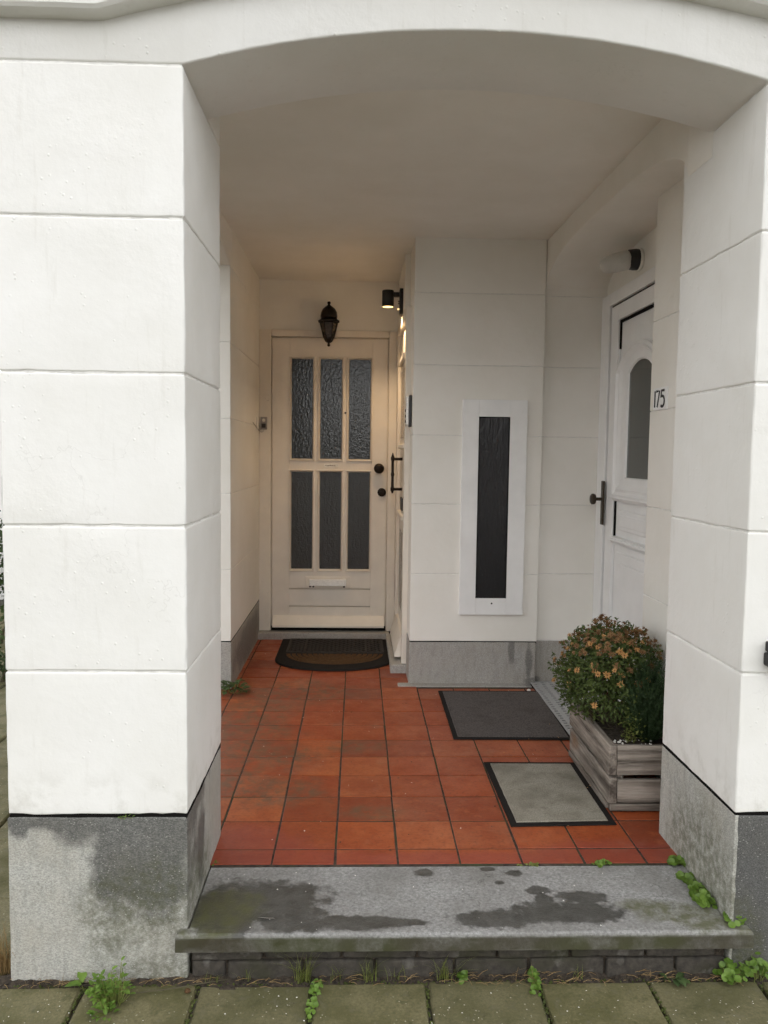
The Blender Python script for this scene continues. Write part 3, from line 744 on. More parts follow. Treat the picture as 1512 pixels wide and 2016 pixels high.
# arched moulding round the light
yc = 3.876; hw = .30
def arched(y_half, z0, zs, rise, n=20):
    """outline (y, z) of an arched opening, counter-clockwise"""
    P = [(yc + y_half, z0)]
    for i in range(n + 1):
        y = yc + y_half - 2 * y_half * i / n; P.append((y, arc_z(y, yc - y_half, yc + y_half, zs, rise)))
    P.append((yc - y_half, z0)); return P
def ring_mould(name, sects, mat, parent):
    """sects: list of (outline, x) rings joined in turn"""
    V = []; F = []; n = len(sects[0][0])
    for (P, x) in sects: V += [(x, p[0], p[1]) for p in P]
    for a in range(len(sects) - 1):
        for i in range(n): F.append([a * n + i, a * n + (i + 1) % n, (a + 1) * n + (i + 1) % n, (a + 1) * n + i])
    return mesh_obj(name, V, F, mat, parent)
ring_mould('arched_moulding', [(arched(.318, 1.08, 1.74, .125), DX + .017), (arched(.316, 1.082, 1.74, .123), DX - .012), (arched(.296, 1.10, 1.735, .112), DX - .016), (arched(.28, 1.115, 1.73, .105), DX - .004),
                               (arched(.262, 1.13, 1.745, .088), DX - .008), (arched(.235, 1.15, 1.738, .078), DX + .004), (arched(.172, 1.186, 1.724, .056), DX + .006), (arched(.165, 1.192, 1.720, .053), DX + .016)], 'white_upvc', wl)
Po = arched(.169, 1.188, 1.722, .055)
mesh_obj('pane', [(DX + .0155, p[0], p[1]) for p in Po] + [(DX + .0172, p[0], p[1]) for p in Po], [list(range(len(Po))), [len(Po) + i for i in range(len(Po))]] + [[i, (i + 1) % len(Po), len(Po) + (i + 1) % len(Po), len(Po) + i] for i in range(len(Po))], 'clear_glass', wl)
for zc in (1.083, .858):
    V = []; F = []; prof = [(DX + .0175, zc - .02), (DX + .0, zc - .018), (DX - .012, zc - .006), (DX - .016, zc), (DX - .012, zc + .006), (DX - .004, zc + .009), (DX - .008, zc + .016), (DX + .0175, zc + .02)]
    for y in (3.56, 4.195): V += [(p[0], y, p[1]) for p in prof]
    n = len(prof)
    for k in range(n): F.append([k, (k + 1) % n, n + (k + 1) % n, n + k])
    F += [list(range(n)), [n + k for k in range(n)]]
    mesh_obj('rail_moulding', V, F, 'white_upvc', wl)
box('raised_panel', (DX + .004, DX + .0178), (3.62, 4.13), (.915, 1.02), 'white_upvc', wl, .006)
box('raised_panel', (DX - .004, DX + .0039), (3.68, 4.07), (.935, 1.0), 'white_upvc', wl, .006)
box('raised_panel', (DX + .006, DX + .0178), (3.60, 4.14), (.12, .80), 'white_upvc', wl, .006)
box('raised_panel', (DX - .002, DX + .0059), (3.66, 4.08), (.18, .75), 'white_upvc', wl, .005)
hp = box('handle_plate', (DX - .024, DX - .0125), (4.300, 4.335), (.925, 1.165), 'brass_dark', wd, .003)
lobj('door_knob', [(.009, 0), (.009, -.034), (.026, -.036), (.030, -.044), (.030, -.054), (.022, -.060), (.003, -.062)], 'brass_dark', wd, 18, 'X', (DX - .024, 4.318, 1.065))

# --- narrow window with a white surround in the rear wall
nwn = empty('narrow_window', (.753, 4.41, .40), parent=house)
x0, x1, z0, z1 = .575, .933, .403, 1.602; a0, a1, b0, b1 = .665, .838, .497, 1.509
yf = 4.396
box('frame_stile', (x0, a0), (yf, 4.424), (z0, z1), 'white_upvc', nwn, .002); box('frame_stile', (a1, x1), (yf, 4.424), (z0, z1), 'white_upvc', nwn, .002)
box('frame_rail', (a0, a1), (yf + .0003, 4.424), (b1, z1), 'white_upvc', nwn, .0015); box('frame_rail', (a0, a1), (yf + .0003, 4.424), (z0, b0), 'white_upvc', nwn, .0015)
box('dark_edge', (a0, a0 + .006), (yf + .002, 4.4238), (b0, b1), 'gap_dark', nwn, .001); box('dark_edge', (a1 - .006, a1), (yf + .002, 4.4238), (b0, b1), 'gap_dark', nwn, .001)
box('dark_edge', (a0 + .0062, a1 - .0062), (yf + .002, 4.4238), (b1 - .006, b1), 'gap_dark', nwn, .001)  # near-black edge along the sides and top of the pane
box('pane', (a0 + .006, a1 - .006), (yf + .0065, yf + .009), (b0, b1 - .006), 'streaked_glass', nwn, .0005)
lobj('vent_hole', [(.005, .002), (.005, -.001), (.001, -.0012)], 'gap_dark', nwn, 10, 'Y', (.757, yf, .468))

# ------------------------------------------------------------------ doorstep and riser
step = empty('stone_doorstep', (.31, 2.1, GZ), 'grey stone doorstep slab with dark wet patches and mossy front edge', 'doorstep')
def slab_top():
    out = []
    def seg(a, b, n):
        for i in range(n): out.append((a[0] + (b[0] - a[0]) * i / n, a[1] + (b[1] - a[1]) * i / n))
    A = [(-.480, 2.074), (1.106, 2.072), (1.106, 2.104), (1.052, 2.105), (1.052, 2.434), (-.448, 2.434), (-.448, 2.1045), (-.480, 2.104)]
    N = [90, 3, 4, 20, 60, 20, 3, 3]
    for k in range(8): seg(A[k], A[(k + 1) % 8], N[k])
    n = len(out); V = []; F = []
    rings = [(-.052, 0, .0), (-.048, 0, .003), (-.012, 0, .0035), (-.006, .003, .003), (-.003, .008, .002)]
    for (z, ins, jit) in rings:
        for (x, y) in out:
            front = y < 2.08
            nz = noise.noise(Vector((x * 16, 1, z * 30))) * .5 + noise.noise(Vector((x * 60, 4, z * 60))) * .5
            yy = y + (ins if front else -ins if y > 2.43 else 0) + (jit * nz if front else 0)
            xx = x + (ins if x < -.47 else -ins if x > 1.1 else 0) + (jit * nz if (x < -.47 or x > 1.1) else 0)
            V.append((xx, yy, z + jit * .5 * nz))
    m = len(rings)
    for a in range(m - 1):
        for i in range(n): F.append([a * n + i, a * n + (i + 1) % n, (a + 1) * n + (i + 1) % n, (a + 1) * n + i])
    F.append([(m - 1) * n + i for i in range(n)]); F.append(list(range(n))[::-1])
    return mesh_obj('slab', V, F, 'doorstep_stone', step)
slab_top()
x = -.448; k = 0
for row, (z0, z1) in enumerate(((-.20, -.104), (-.101, -.0535))):
    x = -.448; ws = [.20, .215, .21, .225, .205, .215, .2] if row else [.10, .21, .2, .22, .21, .215, .2, .15]
    for wd_ in ws:
        xe = min(x + wd_, 1.052)
        if xe - x < .02: break
        box('riser_brick', (x + .003, xe - .003), (2.112 + random.uniform(-.003, .004), 2.30), (z0, z1), 'old_brick', step, .008, .03, .005, .004)
        x = xe
box('riser_core', (-.447, 1.051), (2.125, 2.40), (-.22, -.054), 'soil', step, .002)

# ------------------------------------------------------------------ lamps, signs and fittings
# hanging lantern on the wall over the cream door
ln = empty('wall_lantern', (-.205, 5.44, 2.02), 'old bronze wall lantern hanging above the cream six-pane door', 'lantern')
lc = (-.205, 5.44)
def hexprof(prof, n=6): return lathe(prof, n, 'Z', (lc[0], lc[1], 0))
V, F = hexprof([(.004, 2.013), (.010, 2.018), (.010, 2.026), (.005, 2.030), (.008, 2.036), (.022, 2.044), (.032, 2.062), (.034, 2.072)]); mesh_obj('base_finial', V, F, 'bronze', ln)
V, F = hexprof([(.033, 2.073), (.056, 2.168)]); mesh_obj('glass_body', V, F, 'lantern_glass', ln)
for i in range(6):
    a = 2 * math.pi * i / 6
    V, F = tube([(lc[0] + .0345 * math.cos(a), lc[1] + .0345 * math.sin(a), 2.070), (lc[0] + .058 * math.cos(a), lc[1] + .058 * math.sin(a), 2.170)], .0035, 5); mesh_obj('corner_bar', V, F, 'bronze', ln)
V, F = hexprof([(.057, 2.169), (.070, 2.172), (.072, 2.186), (.060, 2.192), (.055, 2.197)]); mesh_obj('collar', V, F, 'bronze', ln)
V, F = lathe([(.054, 2.196), (.057, 2.215), (.054, 2.240), (.042, 2.262), (.026, 2.276), (.012, 2.286), (.007, 2.292), (.012, 2.300), (.011, 2.308), (.003, 2.312)], 12, 'Z', (lc[0], lc[1], 0)); mesh_obj('cap', V, F, 'bronze', ln, True)
V, F = merge([tube([(lc[0], 5.50, 2.25), (lc[0], 5.566, 2.25)], .011), tube([(lc[0], 5.45, 2.255), (lc[0], 5.48, 2.285), (lc[0], 5.52, 2.285), (lc[0], 5.56, 2.24)], .007)]); mesh_obj('bracket', V, F, 'bronze', ln)
V, F = lathe([(.04, 0), (.04, -.008), (.03, -.014), (.004, -.016)], 16, 'Y', (lc[0], 5.566, 2.24)); mesh_obj('wall_rose', V, F, 'bronze', ln)
# black spotlight, lit
sp = empty('spotlight', (.20, 5.0, 2.15), 'lit black cylinder spotlight shining down beside the cream door', 'wall light')
box('back_plate', (.246, .2675), (4.965, 5.035), (2.155, 2.312), 'black_metal', sp, .003)
box('arm', (.205, .2458), (4.985, 5.015), (2.265, 2.292), 'black_metal', sp, .003)
lobj('housing', [(.0335, 2.205), (.0355, 2.203), (.0365, 2.206), (.0365, 2.298), (.034, 2.303), (.004, 2.304)], 'black_metal', sp, 24, 'Z', (.175, 5.0, 0))
lobj('lens', [(.0325, 2.2035), (.0325, 2.2048), (.002, 2.2049)], 'lamp_glow', sp, 20, 'Z', (.175, 5.0, 0))
lobj('sensor', [(.004, 0), (.007, -.006), (.006, -.011), (.002, -.013)], 'lamp_led', sp, 10, 'X', (.2455, 4.985, 2.188))
for z in (2.235, 2.222): lobj('screw', [(.004, .0), (.004, -.008), (.001, -.009)], 'black_metal', sp, 8, 'X', (.2458, 4.985, z))
ld = bpy.data.lights.new('spot_beam', 'SPOT'); ld.energy = 12.0; ld.color = (1, .69, .40); ld.spot_size = R(130); ld.spot_blend = .7; ld.shadow_soft_size = .025
lo = bpy.data.objects.new('spot_beam', ld); COL.objects.link(lo); lo.parent = sp; lo.location = Vector((.175, 5.0, 2.198)) - WLOC[sp.name]
# opal bulkhead lamp in the niche
bl = empty('opal_wall_lamp', (1.37, 3.94, 2.25), 'unlit opal glass wall lamp with black socket above the white door', 'wall light')
lobj('back_rim', [(.052, 0), (.056, -.004), (.056, -.012), (.05, -.016)], 'plate_white', bl, 24, 'X', (1.375, 3.94, 2.262))
lobj('socket', [(.05, -.0), (.051, -.020), (.047, -.046), (.047, -.05)], 'black_plastic', bl, 24, 'X', (1.362, 3.94, 2.262))
V, F = lathe([(.046, -.0), (.0475, -.02), (.046, -.07), (.042, -.105), (.033, -.128), (.018, -.140), (.003, -.143)], 24, 'X', (0, 0, 0))
rt = Matrix.Rotation(R(-16), 3, 'Y'); V = [rt @ Vector(v) + Vector((1.313, 3.94, 2.262)) for v in V]
mesh_obj('opal_globe', V, F, 'opal_glass', bl, True)
# house number
npz = (1.490, 1.580); npy = (3.140, 3.284)
nb = empty('house_number', (1.22, 3.21, 1.49), 'white house number plate reading 175 beside the white door', 'sign')
box('plate', (1.2185, 1.2262), npy, npz, 'white_upvc', nb, .002)
def strokes(pts, wdt, y_left, z_bot, sx, sz, x):
    """flat pen strokes on a plane facing left: pts in a 0..1 box, u runs to the right of the reader (towards smaller y)"""
    parts = []
    for line in pts:
        P = [Vector((y_left - u * sx, z_bot + v * sz)) for (u, v) in line]; V = []; F = []
        for i, p in enumerate(P):
            d = (P[min(i + 1, len(P) - 1)] - P[max(0, i - 1)]).normalized(); nrm = Vector((-d.y, d.x)) * wdt / 2
            for s in (1, -1): V.append((x, p.x + nrm.x * s, p.y + nrm.y * s))
            for s in (1, -1): V.append((x + .0016, p.x + nrm.x * s, p.y + nrm.y * s))
        for i in range(len(P) - 1):
            a, b = 4 * i, 4 * i + 4; F += [[a, a + 1, b + 1, b], [a + 2, a + 3, b + 3, b + 2], [a, b, b + 2, a + 2], [a + 1, b + 1, b + 3, a + 3]]
        F += [[0, 1, 3, 2], [4 * len(P) - 4, 4 * len(P) - 3, 4 * len(P) - 1, 4 * len(P) - 2]]
        parts.append((V, F))
    return merge(parts)
arc = [(.5 + .5 * math.cos(a) - .02, .32 + .32 * math.sin(a)) for a in [R(118 - 250 * i / 16) for i in range(17)]]
digits = [('1', [[(.5, 0), (.5, 1)]], 3.272, .018), ('7', [[(.02, .97), (.95, .97), (.38, 0)]], 3.250, .038), ('5', [[(.95, .97), (.22, .97), (.14, .56), (.32, .63)] + arc[2:]], 3.203, .042)]
for nm, st, yl, wdd in digits:
    V, F = strokes(st, .0105, yl, 1.502, wdd, .066, 1.2168); mesh_obj('digit', V, F, 'ink', nb)
# intercom handset by the corridor corner
ic = empty('intercom', (.285, 4.6, 1.44), 'slim black and silver intercom on the white corner of the corridor', 'intercom')
box('body', (.2845, .2998), (4.49, 4.60), (1.450, 1.632), 'black_plastic', ic, .008)
box('silver_face', (.268, .2842), (4.497, 4.593), (1.458, 1.624), 'silver', ic, .006)
for k in range(3): box('button', (.2645, .2678), (4.52, 4.56), (1.475 + k * .03, 1.49 + k * .03), 'black_plastic', ic, .001)
# door bell and its little plate on the frame left of the cream door
db = empty('door_bell', (-.665, 5.53, 1.47), 'small grey door bell on the frame left of the cream door', 'door bell')
box('case', (-.672, -.628), (5.522, 5.5448), (1.455, 1.540), 'cable_grey', db, .003)
lobj('button', [(.011, 0), (.011, -.004), (.007, -.006), (.001, -.0062)], 'plate_white', db, 14, 'Y', (-.650, 5.522, 1.517))
box('name_slot', (-.664, -.636), (5.519, 5.5218), (1.466, 1.494), 'black_plastic', db, .001)
V, F = tube([(-.652, 5.53, 1.456), (-.655, 5.535, 1.44), (-.668, 5.538, 1.435), (-.682, 5.45, 1.455), (-.6815, 5.2, 1.49)], .0022, 6); mesh_obj('wire', V, F, 'cable_grey', db)
mt = box('meter_strip', (-.6838, -.676), (5.40, 5.47), (1.455, 1.535), 'render_inner', None, .002); mt.name = 'cover_plate'
tag(mt, 'thin pale cover plate on the left wall beside the door bell', 'cover plate')
# writing on the name plate
V = []; F = []
xx = -.226; rr = random.Random(3)
for k in range(15):
    wch = rr.uniform(.002, .0048); hch = rr.choice([.005, .006, .009]); b0 = len(V)
    V += [(xx, ly0 - .0046, 1.207), (xx + wch, ly0 - .0046, 1.207), (xx + wch, ly0 - .0046, 1.207 + hch), (xx, ly0 - .0046, 1.207 + hch)]; V += [(a, ly0 - .0036, c) for (a, b_, c) in V[b0:b0 + 4]]
    F += [[b0, b0 + 1, b0 + 2, b0 + 3]] + [[b0 + i, b0 + (i + 1) % 4, b0 + 4 + (i + 1) % 4, b0 + 4 + i] for i in range(4)]
    xx += wch + .0014 + (.002 if k == 1 else 0)
mesh_obj('lettering', V, F, 'ink_brown', fd)
# black fitting on the house front at the right
bf = empty('wall_bracket', (1.16, 2.08, .73), 'black metal fitting screwed to the white wall right of the porch', 'wall fitting')
box('lower_box', (1.113, 1.21), (2.055, 2.111), (.735, .772), 'black_metal', bf, .006); box('upper_box', (1.117, 1.205), (2.062, 2.111), (.773, .803), 'black_metal', bf, .005)

# ------------------------------------------------------------------ mats and grating
rm = empty('ribbed_doormat', (.73, 3.9, .0), 'dark grey ribbed doormat lying by the white door and drain grating', 'doormat')
def quad_mat(parent, P, border, z, mat_in, bname='border'):
    c = (sum(p[0] for p in P) / 4, sum(p[1] for p in P) / 4)
    def sub(Pq, n=14):
        out = []
        for k in range(4):
            a, b = Pq[k], Pq[(k + 1) % 4]
            for i in range(n): out.append((a[0] + (b[0] - a[0]) * i / n + .0012 * noise.noise(Vector((a[0] + i, k, 2))), a[1] + (b[1] - a[1]) * i / n + .0016 * noise.noise(Vector((i * .9, k * 3, a[1])))))
        return out
    V, F = prism(sub(P), .0008, z, .002); mesh_obj(bname, V, F, 'black_rubber', parent)
    Q = []
    for k, p in enumerate(P): Q.append((p[0] + (border if p[0] < c[0] else -border), p[1] + (border if p[1] < c[1] else -border)))
    V, F = prism(sub(Q), z - .001, z + .004, .003); mesh_obj('pile', V, F, mat_in, parent)
quad_mat(rm, [(.449, 3.537), (1.005, 3.530), (1.020, 4.272), (.452, 4.274)], .022, .006, 'mat_ribbed')
gm = empty('grey_doormat', (.73, 2.97, .0), 'pale grey felt doormat with black rubber border in front of the wooden planter', 'doormat')
quad_mat(gm, [(.548, 2.682), (.926, 2.694), (.929, 3.258), (.543, 3.262)], .024, .006, 'mat_pile')
hm = empty('half_round_doormat', (-.13, 5.05, .0), 'black rubber half-round doormat with brown coir inlay in front of the cream door', 'doormat')
mcx, mw = -.136, .372
def dshape(inset, yb, n=30):
    P = [(mcx + mw - inset, yb), (mcx + mw - inset * .6, 4.96)]
    for i in range(n + 1):
        a = math.pi * i / n; P.append((mcx + (mw - inset) * math.cos(a), 4.95 - (.285 - inset) * math.sin(a) ** .9))
    P += [(mcx - mw + inset * .6, 4.96), (mcx - mw + inset, yb)]
    return [p for k, p in enumerate(P)]
V, F = prism(dshape(0, 5.45), .001, .013, .006); mesh_obj('rubber_base', V, F, 'black_rubber', hm)
bars = []
def rbar(a, b, wd_, z0, z1):
    d = Vector((b[0] - a[0], b[1] - a[1], 0)).normalized(); nn = Vector((-d.y, d.x, 0)) * wd_ / 2; A = Vector((a[0], a[1], 0)); B = Vector((b[0], b[1], 0))
    Q = [A + nn, A - nn, B - nn, B + nn]
    return ([(q.x, q.y, z0) for q in Q] + [(q.x * 1 , q.y, z1) for q in Q], [[4, 5, 6, 7], [0, 1, 5, 4], [1, 2, 6, 5], [2, 3, 7, 6], [3, 0, 4, 7]])
la, lb, yb0, yb1 = mcx - .31, mcx + .31, 5.06, 5.42
p_ = .052
for k in range(-8, 14):
    for sgn in (1, -1):
        x0_ = la + k * p_ if sgn == 1 else lb - k * p_
        a = [x0_, yb0]; b = [x0_ + sgn * (yb1 - yb0), yb1]
        # clip to the lattice field
        def clip(a, b):
            t0, t1 = 0., 1.; dx = b[0] - a[0]
            for lim, s in ((la, 1), (lb, -1)):
                f0 = (a[0] - lim) * s; f1 = (b[0] - lim) * s
                if f0 < 0 and f1 < 0: return None
                if f0 < 0: t0 = max(t0, f0 / (f0 - f1))
                if f1 < 0: t1 = min(t1, f0 / (f0 - f1))
            if t1 - t0 < .05: return None
            return ((a[0] + dx * t0, a[1] + (b[1] - a[1]) * t0), (a[0] + dx * t1, a[1] + (b[1] - a[1]) * t1))
        cc = clip(a, b)
        if cc: bars.append(rbar(cc[0], cc[1], .010, .012, .020))
for (a, b) in (((la, yb0), (lb, yb0)), ((la, yb1), (lb, yb1)), ((la, yb0), (la, yb1)), ((lb, yb0), (lb, yb1)), ((mcx - .2, yb0), (mcx - .2, yb1)), ((mcx + .2, yb0), (mcx + .2, yb1))): bars.append(rbar(a, b, .012, .012, .021))
V, F = merge(bars); mesh_obj('lattice', V, F, 'lattice_rubber', hm)
def halfring(r0, r1, ky, z0, z1, n=36, yc=5.03):
    V = []; F = []
    for i in range(n + 1):
        a = math.pi * i / n
        for (r_, z) in ((r0, z0), (r0, z1), (r1, z1), (r1, z0)): V.append((mcx + r_ * math.cos(a), yc - r_ * ky * math.sin(a), z))
    for i in range(n):
        for q in range(4): F.append([4 * i + q, 4 * i + (q + 1) % 4, 4 * i + 4 + (q + 1) % 4, 4 * i + 4 + q])
    return V, F
V, F = merge([halfring(.012 + k * .034, .036 + k * .034, .80, .0115, .0155 + .0012 * (k % 2)) for k in range(9)]); mesh_obj('coir_inlay', V, F, 'coir', hm)
# perforated grating
def grating(x0, x1, y0, y1, z, px, py, hx, hy):
    xs = [x0]; ys = [y0]
    nx_ = int((x1 - x0) / px); ny_ = int((y1 - y0) / py)
    for i in range(nx_): c = x0 + (x1 - x0) * (i + .5) / nx_; xs += [c - hx / 2, c + hx / 2]
    for j in range(ny_): c = y0 + (y1 - y0) * (j + .5) / ny_; ys += [c - hy / 2, c + hy / 2]
    xs.append(x1); ys.append(y1); V = [(x, y, z) for x in xs for y in ys]; F = []; m = len(ys); ed = []
    for i in range(len(xs) - 1):
        for j in range(m - 1):
            if i % 2 == 1 and j % 2 == 1: continue
            F.append([i * m + j, (i + 1) * m + j, (i + 1) * m + j + 1, i * m + j + 1])
    return V, F
gt = empty('drain_grating', (1.17, 3.9, 0), 'grey perforated metal drain grating between the ribbed mat and the white door', 'grating')
for (x0, x1) in ((.994, 1.172), (1.176, 1.355)):
    V, F = grating(x0, x1, 3.36, 4.44, .0105, .036, .036, .021, .0165); pan = mesh_obj('perforated_panel', V, F, 'grey_plate', gt)
    md = pan.modifiers.new('thick', 'SOLIDIFY'); md.thickness = .004; md.offset = -1
V, F = prism([(.993, 3.355), (1.357, 3.355), (1.357, 4.445), (.993, 4.445)], .0015, .004); mesh_obj('dark_backing', V, F, 'gap_dark', gt)  # near-black sheet, its colour stands in for the dark below the holes

# ------------------------------------------------------------------ wooden planter and its plants
pt = empty('wooden_planter', (1.08, 3.07, 0), 'weathered grey plank planter box standing on the red tiles by the right pillar', 'planter')
PX0, PX1, PY0, PY1 = .930, 1.215, 2.800, 3.345
box('base_rail', (PX0 + .004, PX1), (PY0 - .004, PY0 + .024), (.004, .030), 'wood_along_x', pt, .003, .03, .001, .001)
box('base_rail', (PX0 - .004, PX0 + .022), (PY0 + .025, PY1), (.004, .028), 'wood_along_y', pt, .003, .03, .001, .001)
for nm, z0, z1, dx in (('plank', .031, .126, .004), ('plank', .139, .248, .0)):
    box(nm, (PX0 + dx - .004, PX0 + dx + .026), (PY0 + .001, PY1), (z0, z1), 'wood_along_y', pt, .005, .018, .004, .005)          # long side towards the door
    box(nm, (PX0 + dx + .0265, PX1), (PY0 + .001 + dx * .3, PY0 + .026), (z0 - (.0 if dx else .003), z1 - (.008 if dx else .002)), 'wood_along_x', pt, .005, .018, .003, .004)
    box(nm, (PX0 + .028, PX1), (PY1 - .026, PY1 - .001), (z0, z1 - .004), 'wood_along_x', pt, .005, .03, .003, .003)
    box(nm, (PX1 - .020, PX1 - .0005), (PY0 + .027, PY1 - .027), (z0, z1 - .004), 'wood_along_y', pt, .004, .04, .002, .002)
for (x_, y_) in ((PX0 + .031, PY0 + .0275), (PX0 + .031, PY1 - .055)): box('corner_post', (x_, x_ + .03), (y_, y_ + .03), (.03, .235), 'wood_along_z', pt, .003)
V = []; F = []; n = 22
for i in range(n + 1):
    for j in range(n + 1):
        x = PX0 + .027 + (PX1 - PX0 - .048) * i / n; y = PY0 + .0265 + (PY1 - PY0 - .053) * j / n
        V.append((x, y, .208 + .018 * noise.noise(Vector((x * 14, y * 14, 0))) + .008 * noise.noise(Vector((x * 50, y * 50, 3))) + .02 * max(0, 1 - ((x - 1.05) ** 2 + (y - 3.1) ** 2) / .02)))
for i in range(n):
    for j in range(n): F.append([i * (n + 1) + j, (i + 1) * (n + 1) + j, (i + 1) * (n + 1) + j + 1, i * (n + 1) + j + 1])
mesh_obj('potting_soil', V, F, 'soil', pt, True)
# perlite crumbs
parts = []
for k in range(46):
    c = Vector((random.uniform(.97, 1.14), random.uniform(2.84, 2.93), .222)); s = random.uniform(.002, .0055)
    v, f = lathe([(s * .4, -s * .7), (s, 0), (s * .5, s * .8)], 5); parts.append(([Vector(q) + c for q in v], f))
V, F = merge(parts); o = mesh_obj('perlite', V, F, 'plate_white', pt); o['kind'] = 'stuff'

def leaf(p, d, up_, L, W, bend=.3, lobes=False):
    """one leaf of two folded rows from p along d"""
    d = d.normalized(); s = d.cross(up_);
    if s.length < 1e-4: s = d.cross(Vector((1, 0, 0)))
    s.normalize(); u = s.cross(d)
    tip = p + d * L - u * L * bend; m1 = p + d * L * .35 + u * L * .03; m2 = p + d * L * .72 - u * L * bend * .4
    V = [p, m1 + s * W * .5 + u * W * .12, m1 - s * W * .5 + u * W * .12, m2 + s * W * .42 + u * W * .1, m2 - s * W * .42 + u * W * .1, tip, m1, m2]
    F = [[0, 6, 1], [0, 2, 6], [6, 7, 3, 1], [6, 2, 4, 7], [7, 5, 3], [7, 4, 5]]
    return V, F
rnd = random.Random(21)
def rdir(r): 
    while True:
        v = Vector((r.uniform(-1, 1), r.uniform(-1, 1), r.uniform(-1, 1)))
        if .05 < v.length < 1: return v.normalized()
# chrysanthemum: a domed bush of small lobed leaves, spent flowers over the top
mum = empty('chrysanthemum', (1.05, 3.13, .22), 'round chrysanthemum bush with brown and orange fading flowers in the wooden planter', 'plant')
C0 = Vector((1.030, 3.15, .395)); RX = Vector((.208, .235, .225))
parts = []
def on_dome(r, rad_lo, rad_hi):
    while True:
        v = rdir(r)
        if v.z < -.62: continue
        k = r.uniform(rad_lo, rad_hi)
        lump = 1 + .16 * noise.noise(v * 2.4 + Vector((4, 1, 7))) + .10 * noise.noise(v * 6 + Vector((1, 8, 2)))
        p = C0 + Vector((v.x * RX.x, v.y * RX.y, v.z * RX.z * (1 if v.z > 0 else .85))) * k * lump
        if p.x > 1.205 and p.y < 3.35: continue
        return p, v
for k in range(9500):
    p, v = on_dome(rnd, .62 if k % 3 else .3, 1.0)
    d = (v + rdir(rnd) * .75 + Vector((0, 0, .15)))
    parts.append(leaf(p, d, (v + rdir(rnd) * .5), rnd.uniform(.010, .022), rnd.uniform(.005, .010), rnd.uniform(.1, .5)))
for k in range(46):                                    # stray shoots that break the outline
    p, v = on_dome(rnd, .9, 1.0); tip = p + (v + Vector((0, 0, .35)) + rdir(rnd) * .5).normalized() * rnd.uniform(.02, .06)
    parts.append(tube([p, tip], [.0012, .0007], 3))
    for j in range(9): parts.append(leaf(p.lerp(tip, rnd.uniform(.1, 1)), v + rdir(rnd) * 1.2, v, rnd.uniform(.010, .022), rnd.uniform(.005, .010)))
V, F = merge(parts); mesh_obj('foliage', V, F, 'leaf_mum', mum)['kind'] = 'stuff'
parts = []
for k in range(70):
    p, v = on_dome(rnd, .8, 1.0); b = Vector((1.05 + rnd.uniform(-.05, .05), 3.10 + rnd.uniform(-.06, .06), .22)); m = (p + b) / 2 + Vector((0, 0, -.02)) + v * .03
    parts.append(tube([b, m, p], [.0026, .002, .0012], 4))
V, F = merge(parts); mesh_obj('stems', V, F, 'stem', mum)['kind'] = 'stuff'
def flower_mesh(seed, mats_):
    r = random.Random(seed); V = []; F = []; mi = []
    for ring, (n_, L, tilt) in enumerate(((11, .0185, .25), (9, .0145, .8))):
        for i in range(n_):
            a = 2 * math.pi * (i + r.uniform(-.3, .3)) / n_; t_ = tilt + r.uniform(-.35, .35); L_ = L * r.uniform(.7, 1.15)
            d = Vector((math.cos(a) * math.cos(t_), math.sin(a) * math.cos(t_), math.sin(t_))); s = Vector((-math.sin(a), math.cos(a), 0)); wdt = .0026
            b0 = len(V); c = d * .003
            V += [c - s * wdt * .5, c + s * wdt * .5, c + d * L_ * .6 + s * wdt + Vector((0, 0, .001)), c + d * L_ * .6 - s * wdt + Vector((0, 0, .001)), c + d * L_ + Vector((0, 0, -.0025 * r.random()))]
            F += [[b0, b0 + 1, b0 + 2, b0 + 3], [b0 + 3, b0 + 2, b0 + 4]]; mi += [0, 0]
    v, f = lathe([(.0055, -.003), (.006, .001), (.0035, .004), (.0005, .005)], 7); b0 = len(V); V += v; F += [[q + b0 for q in g] for g in f]; mi += [1] * len(f)
    me = bpy.data.meshes.new('flower'); me.from_pydata([Vector(v) for v in V], [], F); me.update()
    for m in mats_: me.materials.append(M[m])
    for p_, i in zip(me.polygons, mi): p_.material_index = i
    return me
fm = [flower_mesh(s, ('petal_tan', 'flower_eye')) for s in (1, 2, 3)] + [flower_mesh(s, ('petal_brown', 'flower_eye')) for s in (4, 5, 6, 7)]
nf = 0
while nf < 295:
    p, v = on_dome(rnd, .94, 1.07)
    top = v.z
    if rnd.random() > (max(0, top - .12) ** 1.2 * 1.5 + .035): continue
    if top < -.3: continue
    if v.y > .5 and top < .3: continue
    me = fm[rnd.randrange(3)] if rnd.random() < (.8 if top < .42 else .14) else fm[3 + rnd.randrange(4)]
    o = link('flower', me, p, None, mum); o.rotation_mode = 'QUATERNION'
    o.rotation_quaternion = (v + rdir(rnd) * .35 + Vector((0, 0, .2))).to_track_quat('Z', 'Y'); s = rnd.uniform(.48, .88); o.scale = (s, s, s); nf += 1
